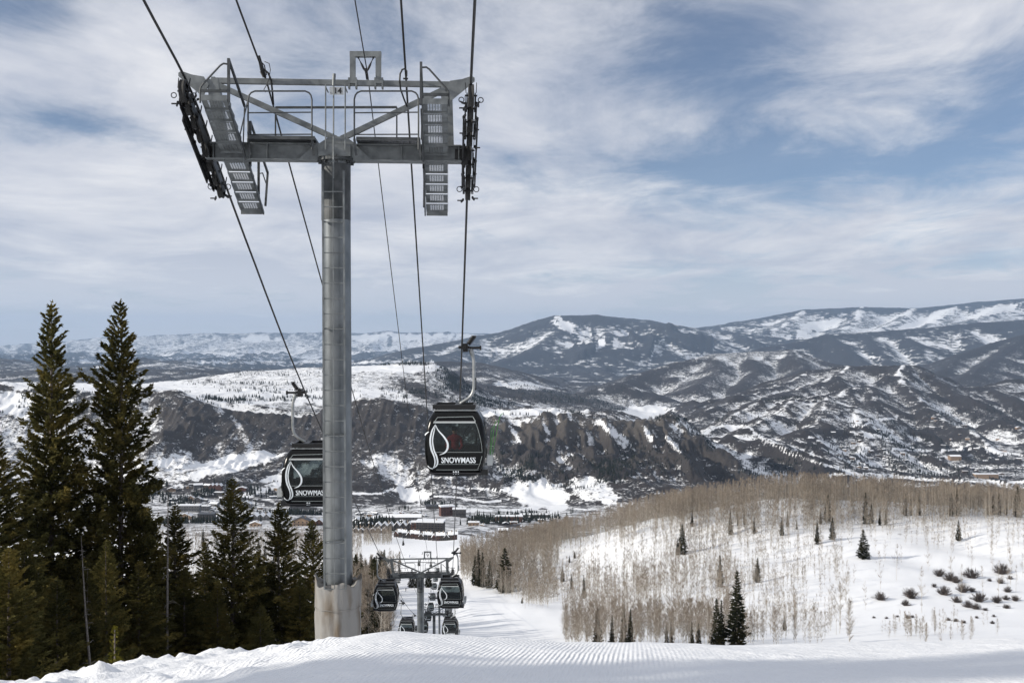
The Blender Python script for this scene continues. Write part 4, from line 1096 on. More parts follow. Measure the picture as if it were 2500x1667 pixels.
def seated_person():
    v = [(0,0,.0),(0,.02,.16),(0,.02,.34),(0,.0,.48),(0,-.01,.56),(0,-.015,.63),(0,-.02,.71),(0,-.02,.78)]
    r = [.15,.14,.155,.12,.055,.075,.098,.06]
    e = [(0,1),(1,2),(2,3),(3,4),(4,5),(5,6),(6,7)]
    for s in (-1,1):
        i = len(v); v += [(s*.19,.0,.44),(s*.25,-.07,.21),(s*.17,-.27,.10),(s*.10,-.34,.09)]; r += [.07,.052,.04,.03]; e += [(3,i),(i,i+1),(i+1,i+2),(i+2,i+3)]
        fingers(v, e, r, i+3, i+2, (-s*.5,-.8,-.1), (s*.3,-.2,.9))
        i = len(v); v += [(s*.10,-.06,.0),(s*.12,-.44,.03),(s*.12,-.46,-.36),(s*.12,-.58,-.40)]; r += [.10,.068,.05,.04]; e += [(0,i),(i,i+1),(i+1,i+2),(i+2,i+3)]
    return v, e, r
v, e, r = seated_person()
pl_ = Vector((bR.x-.08, bR.y+.36, bR.z+.64))
rider = make_person('person', v, e, r, M['red_jacket'], pl_)
tag(rider, 'seated rider in a red jacket and dark helmet behind the front pane', 'person')
hd = MB(); hd.lathe([(.0,-.115),(.045,-.11),(.07,-.07),(.083,-.01),(.085,.03),(.07,.08),(.04,.10),(0,.105)], n=20)
o = hd.build('face', M['skin'], rider, smooth=True, loc=(0,-.035,.70))
nz = MB(); nz.tube([(0,-.085,.01),(0,-.105,-.03),(0,-.085,-.045)], [.012,.016,.010], 8); nz.tube([(-.025,-.078,-.07),(0,-.083,-.072),(.025,-.078,-.07)], .006, 6)
for s in (-1,1): nz.lathe([(0,-.01),(.022,0),(0,.01)], c=(s*.086,0,-.01), axis='x', n=10)
nz.build('nose_and_mouth', M['skin'], o, smooth=True)
hm_ = MB(); hm_.lathe([(.108,.0),(.112,.04),(.10,.09),(.07,.125),(.03,.14),(0,.142)], n=24); hm_.tube([(.10*math.cos(a)*1.08,.10*math.sin(a)*1.08,.005) for a in [2*math.pi*k/24 for k in range(25)]], .012, 6, cap=False)
hm_.build('helmet', M['helmet'], rider, smooth=True, loc=(0,-.025,.70))
gg = MB(); gg.tube([(-.08,-.06,0),(-.05,-.095,0),(0,-.105,0),(.05,-.095,0),(.08,-.06,0)], [.02,.028,.026,.028,.02], 8); gg.build('goggles', M['goggles'], rider, smooth=True, loc=(0,-.035,.725))
tr_ = MB()
for s in (-1,1): tr_.tube([(s*.09,-.02,0),(s*.12,-.44,.03),(s*.12,-.465,-.05),(s*.12,-.47,-.36)], [.125,.085,.075,.065], 12); tr_.tube([(s*.12,-.44,-.40),(s*.12,-.60,-.42)], [.07,.06], 10)
tr_.build('trousers', M['dark_cloth'], rider, smooth=True)
# ================================================================ TREES
def foliage_mat(name, c1, c2, c3, scale=.9):
    m = new_mat(name, c1, .75, 0, .15)
    geo = nd(m, 'ShaderNodeNewGeometry'); oi = nd(m, 'ShaderNodeObjectInfo')
    n = nd(m, 'ShaderNodeTexNoise', Scale=scale, Detail=3.0); lk(m, geo.outputs['Position'], n.inputs['Vector'])
    r = nd(m, 'ShaderNodeValToRGB'); e = r.color_ramp.elements
    e[0].position = .3; e[0].color = (*c1,1); e[1].position = .7; e[1].color = (*c3,1); k = e.new(.5); k.color = (*c2,1)
    lk(m, n.outputs['Fac'], r.inputs[0])
    h = nd(m, 'ShaderNodeHueSaturation'); lk(m, r.outputs[0], h.inputs['Color'])
    mr = nd(m, 'ShaderNodeMapRange'); lk(m, oi.outputs['Random'], mr.inputs[0]); mr.inputs[3].default_value = .75; mr.inputs[4].default_value = 1.2
    lk(m, mr.outputs[0], h.inputs['Value']); lk(m, h.outputs[0], bs(m).inputs['Base Color'])
    b = bs(m); out = m.node_tree.nodes['Material Output']
    tl_ = nd(m, 'ShaderNodeBsdfTranslucent'); lk(m, h.outputs[0], tl_.inputs[0]); mx = nd(m, 'ShaderNodeMixShader'); mx.inputs[0].default_value = .4
    lk(m, b.outputs[0], mx.inputs[1]); lk(m, tl_.outputs[0], mx.inputs[2]); lk(m, mx.outputs[0], out.inputs[0])
    return m
M['spruce'] = foliage_mat('spruce_needles', (.075,.078,.030), (.155,.142,.050), (.30,.24,.075), .7)
M['fir'] = foliage_mat('fir_needles', (.022,.026,.014), (.042,.044,.022), (.070,.062,.030), .3)
M['far_fir'] = new_mat('far_fir_needles', (.018,.022,.018), .9, 0, .1)
M['bark'] = var_mat('spruce_bark', (.075,.06,.05), (.20,.17,.15), 9, .9, 0, .01, stretch=(1,1,.3))
M['dead'] = var_mat('weathered_wood', (.10,.09,.08), (.20,.18,.165), 9, .9)
M['aspen_bark'] = var_mat('aspen_bark', (.46,.43,.375), (.20,.17,.145), 2.2, .8, lo=.52, hi=.70, stretch=(1,1,2.5))
M['aspen_twig'] = var_mat('aspen_twigs', (.15,.122,.096), (.26,.212,.162), .08, .8, coord='Object')
M['shrub'] = var_mat('shrub_stems', (.045,.038,.038), (.10,.082,.076), 1.5, .9)
M['young'] = foliage_mat('sapling_needles', (.12,.12,.02), (.22,.20,.03), (.30,.26,.05), 3)

def tris_from(centers, dirs, lens, widths, rs, k=2):
    """k crossed pointed blades per spray"""
    n = len(centers); V = []; 
    d = dirs/np.linalg.norm(dirs, axis=1, keepdims=True)
    for q in range(k):
        a = rs.normal(size=(n,3)); s = np.cross(d, a); s /= np.linalg.norm(s, axis=1, keepdims=True)+1e-9
        base = centers - d*lens[:,None]*.35
        V.append(np.stack([base + s*widths[:,None]*.5 + d*lens[:,None]*.15, base - s*widths[:,None]*.5+ d*lens[:,None]*.05, centers + d*lens[:,None]*.65], 1))
    V = np.concatenate(V, 0).reshape(-1, 3)
    return V, np.arange(len(V)).reshape(-1, 3)
def conifer_geo(H, Rb, seed, whorls, per, spr, size, base=.04, shape=.85, ragged=.3, gap=.0, k=2):
    rs = np.random.RandomState(seed); C_, D_, L_, W_ = [], [], [], []
    sectors = rs.rand(8)
    for w_ in range(whorls):
        f = base+(1-base)*(w_/whorls)**.92
        z0 = f*H
        if rs.rand() < gap and f < .9: continue
        nb = max(3, int(per*(1-.45*f)+rs.rand()*2)); a0 = rs.rand()*6.28
        lobe = 1-ragged*.5+ragged*rs.rand()
        for b in range(nb):
            az = a0+6.28*b/nb+rs.normal()*.25
            sec = .8+.4*sectors[int((az % 6.28)/6.28*8) % 8]
            Lb = Rb*((1-f)**shape)*lobe*sec*(1-ragged+ragged*1.6*rs.rand())+.10*H/20
            if f < .12: Lb *= .75
            rise = (-.30+.95*f**1.3)+rs.normal()*.08   # lower limbs hang, upper ones reach up
            m = max(3, int(spr*Lb/Rb*2.0)); t = np.sqrt(rs.rand(m))*.98+.02
            x = t*Lb; zc = z0 + x*rise + .22*Lb*t*t
            side = rs.normal(size=m)*.13*Lb*(.35+t*.65)*(1.25-t)
            up = rs.normal(size=m)*.045*Lb - .05*Lb*rs.rand(m)
            ca, sa = math.cos(az), math.sin(az)
            c = np.stack([ca*x-sa*side, sa*x+ca*side, zc+up-.25*np.abs(side)], 1)
            sg = np.sign(side); dr = np.stack([ca*.8-sa*sg*.6, sa*.8+ca*sg*.6, np.full(m, rise*.5+.15)], 1)+rs.normal(size=(m,3))*.35
            C_.append(c); D_.append(dr); L_.append(size*(.7+.7*rs.rand(m))*(1.0-.35*f)); W_.append(size*.42*(.7+.6*rs.rand(m))*(1.0-.3*f))
    # leader
    m = 10; t = rs.rand(m); C_.append(np.stack([rs.normal(size=m)*.04, rs.normal(size=m)*.04, H*(.97+.035*t)], 1)); D_.append(np.tile([0,0,1.], (m,1))+rs.normal(size=(m,3))*.5); L_.append(np.full(m,size*.7)); W_.append(np.full(m,size*.25))
    return tris_from(np.concatenate(C_), np.concatenate(D_), np.concatenate(L_), np.concatenate(W_), rs, k)
def limbs_mesh(H, Rb, r0, seed, n=40):
    b = MB(); rs = random.Random(seed)
    lean = rs.uniform(-.01,.01)*H
    b.tube([(0,0,-1.5),(0,0,H*.25),(lean*.5,0,H*.6),(lean,0,H*.99)], [r0*1.15, r0*.85, r0*.5, .015], 8)
    for k in range(n):
        f = rs.uniform(.06,.8); a = rs.uniform(0,6.28); L_ = Rb*(1-f)**.85*rs.uniform(.5,1.0); z = f*H; ri = -.3+.9*f
        b.tube([(0,0,z), (math.cos(a)*L_*.5, math.sin(a)*L_*.5, z+L_*.5*ri), (math.cos(a)*L_, math.sin(a)*L_, z+L_*ri+.2*L_)], [r0*.16*(1-f)+.012, .014, .006], 4, cap=False)
    return b
def make_conifer(kind, H, Rb, seed, hi=True, mat=None, trunk_r=.2, **kw):
    t = empty(kind)
    V, Fq = conifer_geo(H, Rb, seed, **kw)
    limbs_mesh(H, Rb, trunk_r, seed, 46 if hi else 0).build('trunk', M['bark'], t, smooth=True)
    o = mesh_np('crown', V, Fq, mat or M['spruce'], t)
    return t
# --- big spruces of the left foreground
HI = dict(whorls=78, per=9, spr=62, size=.35, k=3, shape=.80)
protoS = [make_conifer('spruce_tree', 22.0, 3.3, 101, ragged=.42, gap=.10, trunk_r=.22, **HI),
          make_conifer('spruce_tree', 22.0, 3.4, 202, ragged=.50, gap=.08, trunk_r=.22, **HI),
          make_conifer('spruce_tree', 22.0, 4.2, 303, ragged=.38, gap=.05, trunk_r=.24, **HI),
          make_conifer('spruce_tree', 22.0, 3.7, 404, ragged=.55, gap=.12, trunk_r=.22, **HI)]
NEAR = [ # top px, top py, distance, proto, width factor, label
 (118,697,57,0,1.0,'tallest spruce at the left edge of the photo, narrow ragged top against the sky'),
 (276,693,58,1,1.0,'tall ragged spruce, second from the left, its tip level with the far mesas'),
 (533,1098,60,2,1.0,'full sunlit spruce midway between the tall pair and the lift tower'),
 (643,1152,62,3,1.1,'dense olive spruce immediately left of the wrapped tower foot'),
 (716,1195,66,2,.9,'spruce partly hidden behind the lift tower pole'),
 (402,1160,64,0,1.1,'darker spruce right of the second tall spruce, beside a grey dead trunk'),
 (345,1165,61,3,.7,'spruce standing close against the right side of the second tall spruce'),
 (-10,1000,46,1,1.2,'dark shaded spruce cut off by the left border of the photo'),
 (62,1262,44,2,.8,'shaded spruce low at the left, in front of the tallest one'),
 (198,1300,50,3,.7,'shaded spruce filling the gap between the two tall spruces'),
 (470,1245,72,0,1.0,'smaller spruce behind, left of the full sunlit one'),
 (590,1270,74,1,1.0,'smaller spruce seen in the gap left of the dense olive one'),
 (-70,1080,38,3,1.1,'spruce beyond the left border with branches reaching in'),
 (20,1260,36,1,1.0,'shaded young spruce in the dark lower left corner'),
 (130,1330,40,0,.9,'low shaded spruce at the bottom of the left trees'),
 (245,1240,52,2,.75,'low shaded spruce in front of the second tall spruce'),
 (320,1290,54,1,1.0,'low dark spruce right of the yellow sapling'),
 (425,1300,58,3,1.0,'low spruce under the left limbs of the full sunlit one'),
 (500,1340,56,0,.9,'short spruce at the snow edge below the full sunlit one'),
 (690,1330,60,1,1.0,'short spruce tucked against the left of the tower foot'),
 (790,1260,76,1,1.0,'spruce tip showing right behind the tower pole'),
 (600,1390,57,2,.8,'short broad spruce low between the two olive spruces'),
]
used = set()
for (px, py, D_, pi, wf, lab) in NEAR:
    top = P(px, py, D_); gz = hsample(top.x, top.y)
    H = top.z-gz
    o = protoS[pi] if pi not in used else copy_tree(protoS[pi]); used.add(pi)
    o.location = (top.x, top.y, gz); s = H/22.0; sr = wf*(s**.55)
    o.scale = (sr, sr, s); o.rotation_euler = (0,0,random.random()*6.28)
    tag(o, lab, 'spruce tree', 'spruces left of the lift tower')
# trees beside the piste to the left, whose shadows cross the foreground
for k, (x, y, H) in enumerate(((-25,-1.3,19),(-25,-3.3,20),(-27,-5.6,22),(-16,23,15),(-20,27,19),(-24,26,20),(-24,31,21),(-28,36,22),(-26,42,22),(-31,29,20),(-33,46,23),(-37,38,22),(-40,52,24),(-30,52,22),(-36,60,23))):
    o = copy_tree(protoS[k % 4]); o.location = (x, y, hsample(x,y)-.3); s = H/22; wd = (.8,.85,1.0)[k] if k < 3 else .9; o.scale = (s*wd, s*wd, s); o.rotation_euler = (0,0,k*1.3)
    tag(o, 'spruce at the left of the near piste, outside the picture', 'spruce tree', 'spruces beside the piste outside the frame')
# dead trunk, leaning trunk, sapling
def snag(name, px, py, D_, lean, lab, seed=3, H=None):
    rs = random.Random(seed); top = P(px, py, D_); gz = hsample(top.x, top.y); H = top.z-gz
    t = empty(name, (top.x, top.y, gz)); b = MB()
    b.tube([(-lean,0,-.5),(-lean*.6,0,H*.3),(-lean*.2,0,H*.7),(0,0,H)], [.11,.08,.045,.01], 8); b.build('trunk', M['dead'], t, smooth=True)
    b = MB()
    for k in range(34):
        f = rs.uniform(.25,.97); a = rs.uniform(0,6.28); L_ = rs.uniform(.3,1.0)*(1.2-f); x = -lean*(1-f)
        b.tube([(x,0,f*H), (x+math.cos(a)*L_*.6, math.sin(a)*L_*.6, f*H+.12*L_), (x+math.cos(a)*L_, math.sin(a)*L_, f*H-.15*L_)], [.02,.012,.004], 4, cap=False)
    b.build('crown', M['dead'], t); tag(t, lab, 'dead tree'); return t
snag('dead_tree', 386, 1105, 56, .1, 'thin grey dead trunk with bare twigs right of the two tall spruces')
snag('dead_tree', 186, 1230, 45, -1.0, 'grey leaning dead trunk among the dark trees below the two tall spruces', 5)
sp = make_conifer('spruce_sapling', 2.2, .42, 77, hi=False, mat=M['young'], trunk_r=.03, whorls=22, per=6, spr=8, size=.12, k=3)
g_ = on_ground(262, 22); sp.location = g_; H = (784-1440)*22/F-g_.z; sp.scale = (H/2.2*.8,)*2+(H/2.2,)
tag(sp, 'small yellow-green sapling at the snow edge under the second tall spruce', 'sapling')

# --- middle-distance firs
LO = dict(whorls=26, per=7, spr=9, size=.95, k=2)
protoF = [make_conifer('fir_tree', 14, r, sd, hi=False, mat=M['fir'], trunk_r=.14, ragged=rg, shape=.95, **LO) for r, sd, rg in ((2.0,11,.3),(1.7,12,.4),(2.4,13,.25))]
def y_for(px, py, y0=200, y1=700):
    """first distance whose ground is seen at (px, py)"""
    best = None; bd = 1e9
    for y in np.geomspace(y0, y1, 160):
        x = (px-1176)/F*y; q = 784-F*hsample(x, y)/y
        if abs(q-py) < bd: bd = abs(q-py); best = y
        if q < py: break
    return best
usedF = set()
def put_fir(px, top, bot, lab, wf=1.0, pi=None, group='firs scattered on the far side of the piste', y=None):
    y = y or y_for(px, bot); x = (px-1176)/F*y; gz = hsample(x, y); H = (784-top)/F*y-gz
    pi = random.randrange(3) if pi is None else pi
    o = protoF[pi] if pi not in usedF else copy_tree(protoF[pi]); usedF.add(pi)
    o.location = (x, y, gz); s = max(H, 2)/14; o.scale = (s*wf, s*wf, s); o.rotation_euler = (0,0,random.random()*6.28)
    tag(o, lab, 'fir tree', group)
FIRS = [
 (1099,1262,1347,1.1,'left fir of the dark row at the foot of the aspen hill beside the piste'),(1108,1268,1350,1,'second fir in the dark row beside the piste'),(1091,1276,1342,1,'leftmost low fir of the dark row beside the piste'),
 (1125,1287,1348,1,'right low fir of the dark row beside the piste'),(1160,1259,1359,1.5,'broad dark fir rising over the aspens right of the dark row'),(1152,1300,1360,1,'low fir at the left foot of the broad dark fir'),
 (1292,1300,1334,1,'pointed fir tip among the beige aspens, left of two others'),(1313,1317,1353,.8,'middle fir tip among the beige aspens'),(1341,1320,1375,.8,'right fir tip among the beige aspens'),
 (1567,1203,1272,1.1,'taller fir of the close pair on the open snow bank'),(1556,1236,1276,1.1,'shorter fir of the close pair on the open snow bank'),(1654,1275,1345,1.1,'slim fir standing alone on the snow above the large one'),
 (1590,1169,1206,.9,'small fir among aspen trunks above the close pair'),(1678,1175,1228,.8,'narrow fir among aspen trunks near the hilltop middle'),(1199,1372,1385,1.6,'tiny bushy fir on the piste edge'),
 (1373,1400,1480,.9,'fir at the left end of the bottom grove of bare aspens'),(1433,1395,1481,.9,'dark fir in the middle of the bottom grove'),(1448,1398,1481,.9,'dark fir, right of another in the middle of the bottom grove'),(1406,1412,1481,.8,'narrow dark fir inside the bottom grove'),
 (1531,1431,1482,.9,'short fir at the right end of the bottom grove, left of a pair'),(1541,1428,1482,.8,'short fir touching another at the right end of the bottom grove'),(1589,1428,1482,.9,'short fir left of the big dark fir, nearer the grove'),(1604,1431,1482,.9,'short fir nearest the grove side of the big dark fir'),
 (1646,1375,1483,1.0,'tall narrow fir leaning against the left of the large near fir'),(1657,1378,1483,.8,'second narrow fir touching the left of the large near fir'),(1693,1311,1483,1.25,'largest fir on the right side, dark and full at the snow crest'),
 (1902,1136,1196,1.2,'tallest fir of the cluster on the hill top right of centre'),(1885,1168,1205,1,'fir left of the tallest in the hilltop cluster'),(1877,1194,1250,1,'lower left fir of the hilltop cluster'),(1912,1188,1238,1,'lower right fir of the hilltop cluster'),
 (1796,1188,1231,.9,'lone small fir left of the hilltop cluster'),(1983,1216,1284,1.5,'symmetrical fir with a long blue shadow on open snow'),(2202,1194,1238,1,'fir standing alone near the right end of the aspen edge'),(1740,1281,1337,1.3,'bushy fir with a shadow on the open snow left of centre right'),
 (1802,1412,1448,1.0,'small fir half hidden by thin saplings low on the slope'),(1988,1131,1203,.9,'tall thin fir in the aspen belt above the symmetrical fir'),(2002,1156,1203,.9,'fir right next to the tall thin one in the aspen belt'),
 (1732,1188,1228,1,'small fir under the aspens left of the lone small fir'),(1710,1172,1208,.9,'small fir deep among aspen trunks, middle of the hill'),(1695,1181,1212,.8,'faint fir deep among aspen trunks, middle of the hill'),(1809,1172,1212,.8,'faint fir above the lone small fir'),(1830,1194,1214,1,'very small fir between the lone fir and the cluster'),
 (2021,1172,1203,1,'low fir right of the thin pair in the aspen belt'),(2035,1168,1203,1,'second low fir right of the thin pair in the aspen belt'),(2080,1135,1185,1,'dark fir in the aspen belt, left of the dark clump'),(2092,1140,1183,.8,'dark fir touching another left of the dark clump'),(2111,1135,1182,.9,'dark fir between the pair and the dark clump'),
 (2185,1131,1185,1.1,'left fir of the dark clump under the right hill crest'),(2199,1122,1185,1.0,'tallest fir of the dark clump under the right hill crest'),(2270,1141,1183,1.2,'dark fir in the right clump of the aspen belt'),(2281,1139,1183,1.3,'bushy dark fir in the right clump of the aspen belt'),(2295,1131,1183,1.3,'tallest dark fir in the right clump of the aspen belt'),(2311,1152,1183,1.2,'rightmost low fir of the right clump in the aspen belt'),
 (2337,1118,1188,1,'tall fir by the right border in the aspen belt'),(1320,1265,1282,1.4,'tiny fir on the left snow patch within the aspens'),(1308,1275,1290,1,'tiniest fir on the left snow patch within the aspens'),
 (946,1307,1349,1.6,'left fir of the pair standing on the piste behind the second tower'),(957,1312,1349,1.2,'slim fir beside the left one of the pair on the piste'),(984,1307,1349,1.7,'right fir of the pair standing on the piste behind the second tower'),
 (926,1237,1252,1.6,'lone dark fir on the white meadow below the village'),(918,1270,1296,1.2,'small fir on the lower meadow left of the second tower beam'),(962,1282,1300,1.4,'small fir on the lower meadow under the second tower beam'),(990,1284,1302,1.2,'small fir seen through the second tower frame'),
]
for (px, tp, bt, wf, lab) in FIRS: put_fir(px, tp, bt, lab, wf*.95, y=(215 if bt >= 1480 else None) or (y_for(px, bt, 200, 1100)))
rs = random.Random(21)
for k in range(95):   # firs of the dark wood left of the piste
    y = rs.uniform(170, 560); px = rs.uniform(790, 868+18*(y/560)) if k % 3 else rs.uniform(850, 885+10*(y/560))
    x = (px-1176)/F*y; gz = hsample(x, y)
    o = copy_tree(protoF[k % 3]); H = rs.uniform(9, 19); s = H/14; o.location = (x, y, gz); o.scale = (s, s, s); o.rotation_euler = (0,0,k)
    tag(o, 'dark fir in the mixed wood between the tower foot and the piste', 'fir tree', 'firs in the wood left of the piste')
for k in range(60):   # firs behind the spruces, lower down the slope
    y = rs.uniform(420, 1000); px = rs.uniform(395, 740); x = (px-1176)/F*y; gz = hsample(x, y)
    o = copy_tree(protoF[k % 3]); H = rs.uniform(9, 17); s = H/14; o.location = (x, y, gz); o.scale = (s, s, s); o.rotation_euler = (0,0,k)
    tag(o, 'dark fir among pale aspens in the woods below the village', 'fir tree', 'firs in the woods below the village')

# --- aspens
def aspen_geo(H, seed, nb, tw, tr=.10, twl=.9, tww=.03, spread=.16):
    rs = np.random.RandomState(seed); b = MB(); bend = rs.normal()*.02*H
    b.tube([(0,0,-.6),(bend*.3,0,H*.35),(bend,.01*H,H*.7),(bend*1.2,0,H)], [tr,tr*.8,tr*.5,.012], 5, cap=False)
    C_, D_ = [], []
    for k in range(nb):
        f = rs.uniform(.28,.96) if k % 4 else rs.uniform(.12,.5); a = rs.rand()*6.28; L_ = spread*H*(1.15-f)*rs.uniform(.5,1.2)*(1 if f > .3 else .4)
        p0 = np.array([bend*f, 0, f*H]); e = p0+np.array([math.cos(a)*L_, math.sin(a)*L_, L_*rs.uniform(.8,1.7)])
        b.tube([tuple(p0), tuple((p0+e)/2+np.array([0,0,-.06*L_])), tuple(e)], [tr*.32*(1.1-f)+.006, .010, .004], 3, cap=False)
        m = tw; t = rs.uniform(.3,1.05,m); c = p0+(e-p0)*t[:,None]+rs.normal(size=(m,3))*.12*L_
        dd = np.tile((e-p0)/np.linalg.norm(e-p0), (m,1))+rs.normal(size=(m,3))*.45; dd[:,2] += .25
        C_.append(c); D_.append(dd)
    m = tw*3; t = rs.rand(m); C_.append(np.stack([bend+rs.normal(size=m)*.25, rs.normal(size=m)*.25, H*(.8+.2*t)],1)); D_.append(np.tile([0,0,1.],(m,1))+rs.normal(size=(m,3))*.4)
    C_ = np.concatenate(C_); n = len(C_)
    V, Fq = tris_from(C_, np.concatenate(D_), twl*(.6+.8*rs.rand(n)), tww*(.7+.6*rs.rand(n)), rs, 1)
    return b, V, Fq
def make_aspen(H, seed, **kw):
    b, V, Fq = aspen_geo(H, seed, **kw); t = empty('aspen_tree'); b.build('trunk', M['aspen_bark'], t, smooth=True); mesh_np('crown', V, Fq, M['aspen_twig'], t); return t
protoA = [make_aspen(12, 50+k, nb=40, tw=17, tr=.06, tww=.034, spread=.19) for k in range(6)]
def blob(px, py, cx, cy, rx, ry): 
    return math.exp(-(((px-cx)/rx)**2+((py-cy)/ry)**2))
def hill_density(px, py, y):
    d = 0.0
    if px < 1058: return 0
    if y > 455 and px > 1480: d = 1.0 if y > 478 else .5
    if px <= 1560:
        edge = np.interp(px, [1058,1090,1180,1280], [1345,1348,1376,1392])     # piste border
        if py < edge: d = max(d, .85)
        if px > 1280: d = max(d, .30)
    if 1290 < px < 1475 and 1246 < py < 1318: d = min(d, .17)
    if 1200 < px < 1570 and 1318 < py < 1400: d = max(d if px < 1280 else 0, .40 if px < 1500 else .26)
    if 1470 <= px < 1700 and 1225 < py < 1330: d = .26
    d *= .35+1.1*float(vnoise(np.array([px/38.0]), np.array([py/20.0]), 9)[0])
    if 1500 < px < 1960 and 1215 < py < 1480: d = max(d, .30 if px < 1760 else .14)
    if 1950 <= px and 1200 < py < 1262: d = max(d, .10)
    if px > 1560 and 1195 < py < 1250: d = max(d, .14)
    d = max(d, .30*blob(px, py, 1450, 1372, 110, 22))
    rag = 1282+34*float(vnoise(np.array([py/9.0]), np.array([3.3]), 4)[0])
    if py > 1385 and px < rag and px > 1262: d = 0
    if py > 1385 and rag < px < 1640: d = max(d, .52 if py > 1440 else .28)
    d = max(d, .55*blob(px, py, 1800, 1405, 75, 62))
    if 1640 < px < 1960 and py > 1430: d = max(d, .16)
    d = max(d, .38*blob(px, py, 2150, 1462, 95, 22))
    d = max(d, .16*blob(px, py, 2150, 1250, 260, 13))
    if px > 1950 and 1262 < py: d = d if (py > 1425 or py < 1272) else .012
    if 1285 < px < 1300 and py < 1400 and py > 1392: d = 0
    return d
rs = random.Random(5); cand = []
tries = 0
while tries < 60000:
    tries += 1
    y = rs.uniform(205, 625); x = rs.uniform(-40, 360); px = 1176+F*x/y
    if px > 2480 or px < 1058: continue
    py = 784-F*hsample(x, y)/y
    if y > 560 and px > 1500 and rs.random() < .35: continue
    dn = hill_density(px, py, y)
    if y < 214 and py < 1479: continue
    if rs.random() < dn*.24*2.2: cand.append((x, y, px, py, dn))
# left wood by the piste and the pale woods below
lw = []
for k in range(300):
    y = rs.uniform(165, 600); edge = np.interp(y, [165,300,400,600], [892,905,905,925])
    px = rs.uniform(785, edge); x = (px-1176)/F*y; lw.append((x, y, px, 0, 1))
vw = []
for k in range(2600):
    y = rs.uniform(420, 1040); px = rs.uniform(330, 830); vw.append(((px-1176)/F*y, y, px, 0, 1))
for k in range(260):
    y = rs.uniform(850, 1000); px = rs.uniform(835, 900); vw.append(((px-1176)/F*y, y, px, 0, 1))
near = sorted(cand, key=lambda c: c[1]); indiv = [c for c in near if c[1] < 600][:190]
lws = sorted(lw, key=lambda c: c[1]); indivL = lws[:100]
rest = near[190:] + lws[100:]
def tree_h(px, py, y):
    if py > 1430 and px > 1960: return rs.uniform(3.5,6)
    if 1700 < px < 1920 and py > 1300: return rs.uniform(5,9)
    if py > 1385 and px < 1650: return rs.uniform(6.5,10.5)
    if y > 470: return rs.uniform(11,15)
    return rs.uniform(7,13)
for k, (x, y, px, py, dn) in enumerate(indiv+indivL):
    o = protoA[k] if k < 6 else copy_tree(protoA[k % 6])
    H = tree_h(px, py, y) if k < 190 else rs.uniform(12,18)
    o.location = (x, y, hsample(x, y)); s = H/12; o.scale = (s*.9, s*.9, s); o.rotation_euler = (0,0,rs.random()*6.28)
    if k < 190:
        if py > 1385 and px < 1700: lab, gr = 'bare beige aspen in the bottom grove at the piste side', 'aspens of the bottom grove'
        elif px >= 1960: lab, gr = 'thin leafless sapling in the low clump under the dark shrubs', 'saplings under the shrubs'
        else: lab, gr = 'thin bare aspen on the lower snow slope near the largest fir', 'aspens on the lower snow slope'
    else: lab, gr = 'pale bare aspen in the mixed wood left of the piste', 'aspens in the wood left of the piste'
    tag(o, lab, 'aspen tree', gr)
# the rest of the aspen woods, as one mass per material
def forest_mass(trees, protos, name, label):
    TVs, TFs, CVs, CFs = [], [], [], []; to = co_ = 0
    geo = []
    for b, V, Fq in protos:
        bv = np.array(b.v); bf = np.array([f if len(f) == 4 else tuple(f)+(f[-1],)*(4-len(f)) for f in b.f if len(f) <= 4]); geo.append((bv, bf, V, Fq))
    for k, (x, y, px, py, dn, H, gz) in enumerate(trees):
        bv, bf, V, Fq = geo[k % len(geo)]; s = H/12; a = rs.random()*6.28; c, sn = math.cos(a)*s*.9, math.sin(a)*s*.9
        A = np.array([[c,-sn,0],[sn,c,0],[0,0,s]]); loc = np.array([x,y,gz])
        TVs.append(bv@A.T+loc); TFs.append(bf+to); to += len(bv)
        CVs.append(V@A.T+loc); CFs.append(Fq+co_); co_ += len(V)
    tr = mesh_np(name, np.concatenate(TVs), np.concatenate(TFs), M['aspen_bark'])
    mesh_np('crown', np.concatenate(CVs), np.concatenate(CFs), M['aspen_twig'], tr)
    tag(tr, kind='stuff'); tr['label'] = label
    return tr
gm = [aspen_geo(12, 900+k, nb=18, tw=9, tr=.058, twl=1.0, tww=.05, spread=.18) for k in range(5)]
T_ = []
for (x, y, px, py, dn) in rest: T_.append((x, y, px, py, dn, tree_h(px, py, y) if px > 1000 else rs.uniform(12,18), hsample(x, y)))
forest_mass(T_, gm, 'aspen_woods', 'beige leafless aspen woods covering the hill right of the piste')
T_ = [(x, y, px, py, dn, rs.uniform(9,14), hsample(x, y)) for (x, y, px, py, dn) in vw]
gm2 = [aspen_geo(12, 950+k, nb=9, tw=6, tr=.09, twl=1.5, tww=.085, spread=.15) for k in range(4)]
forest_mass(T_, gm2, 'aspen_woods', 'pale leafless woods below the village left of the tower')

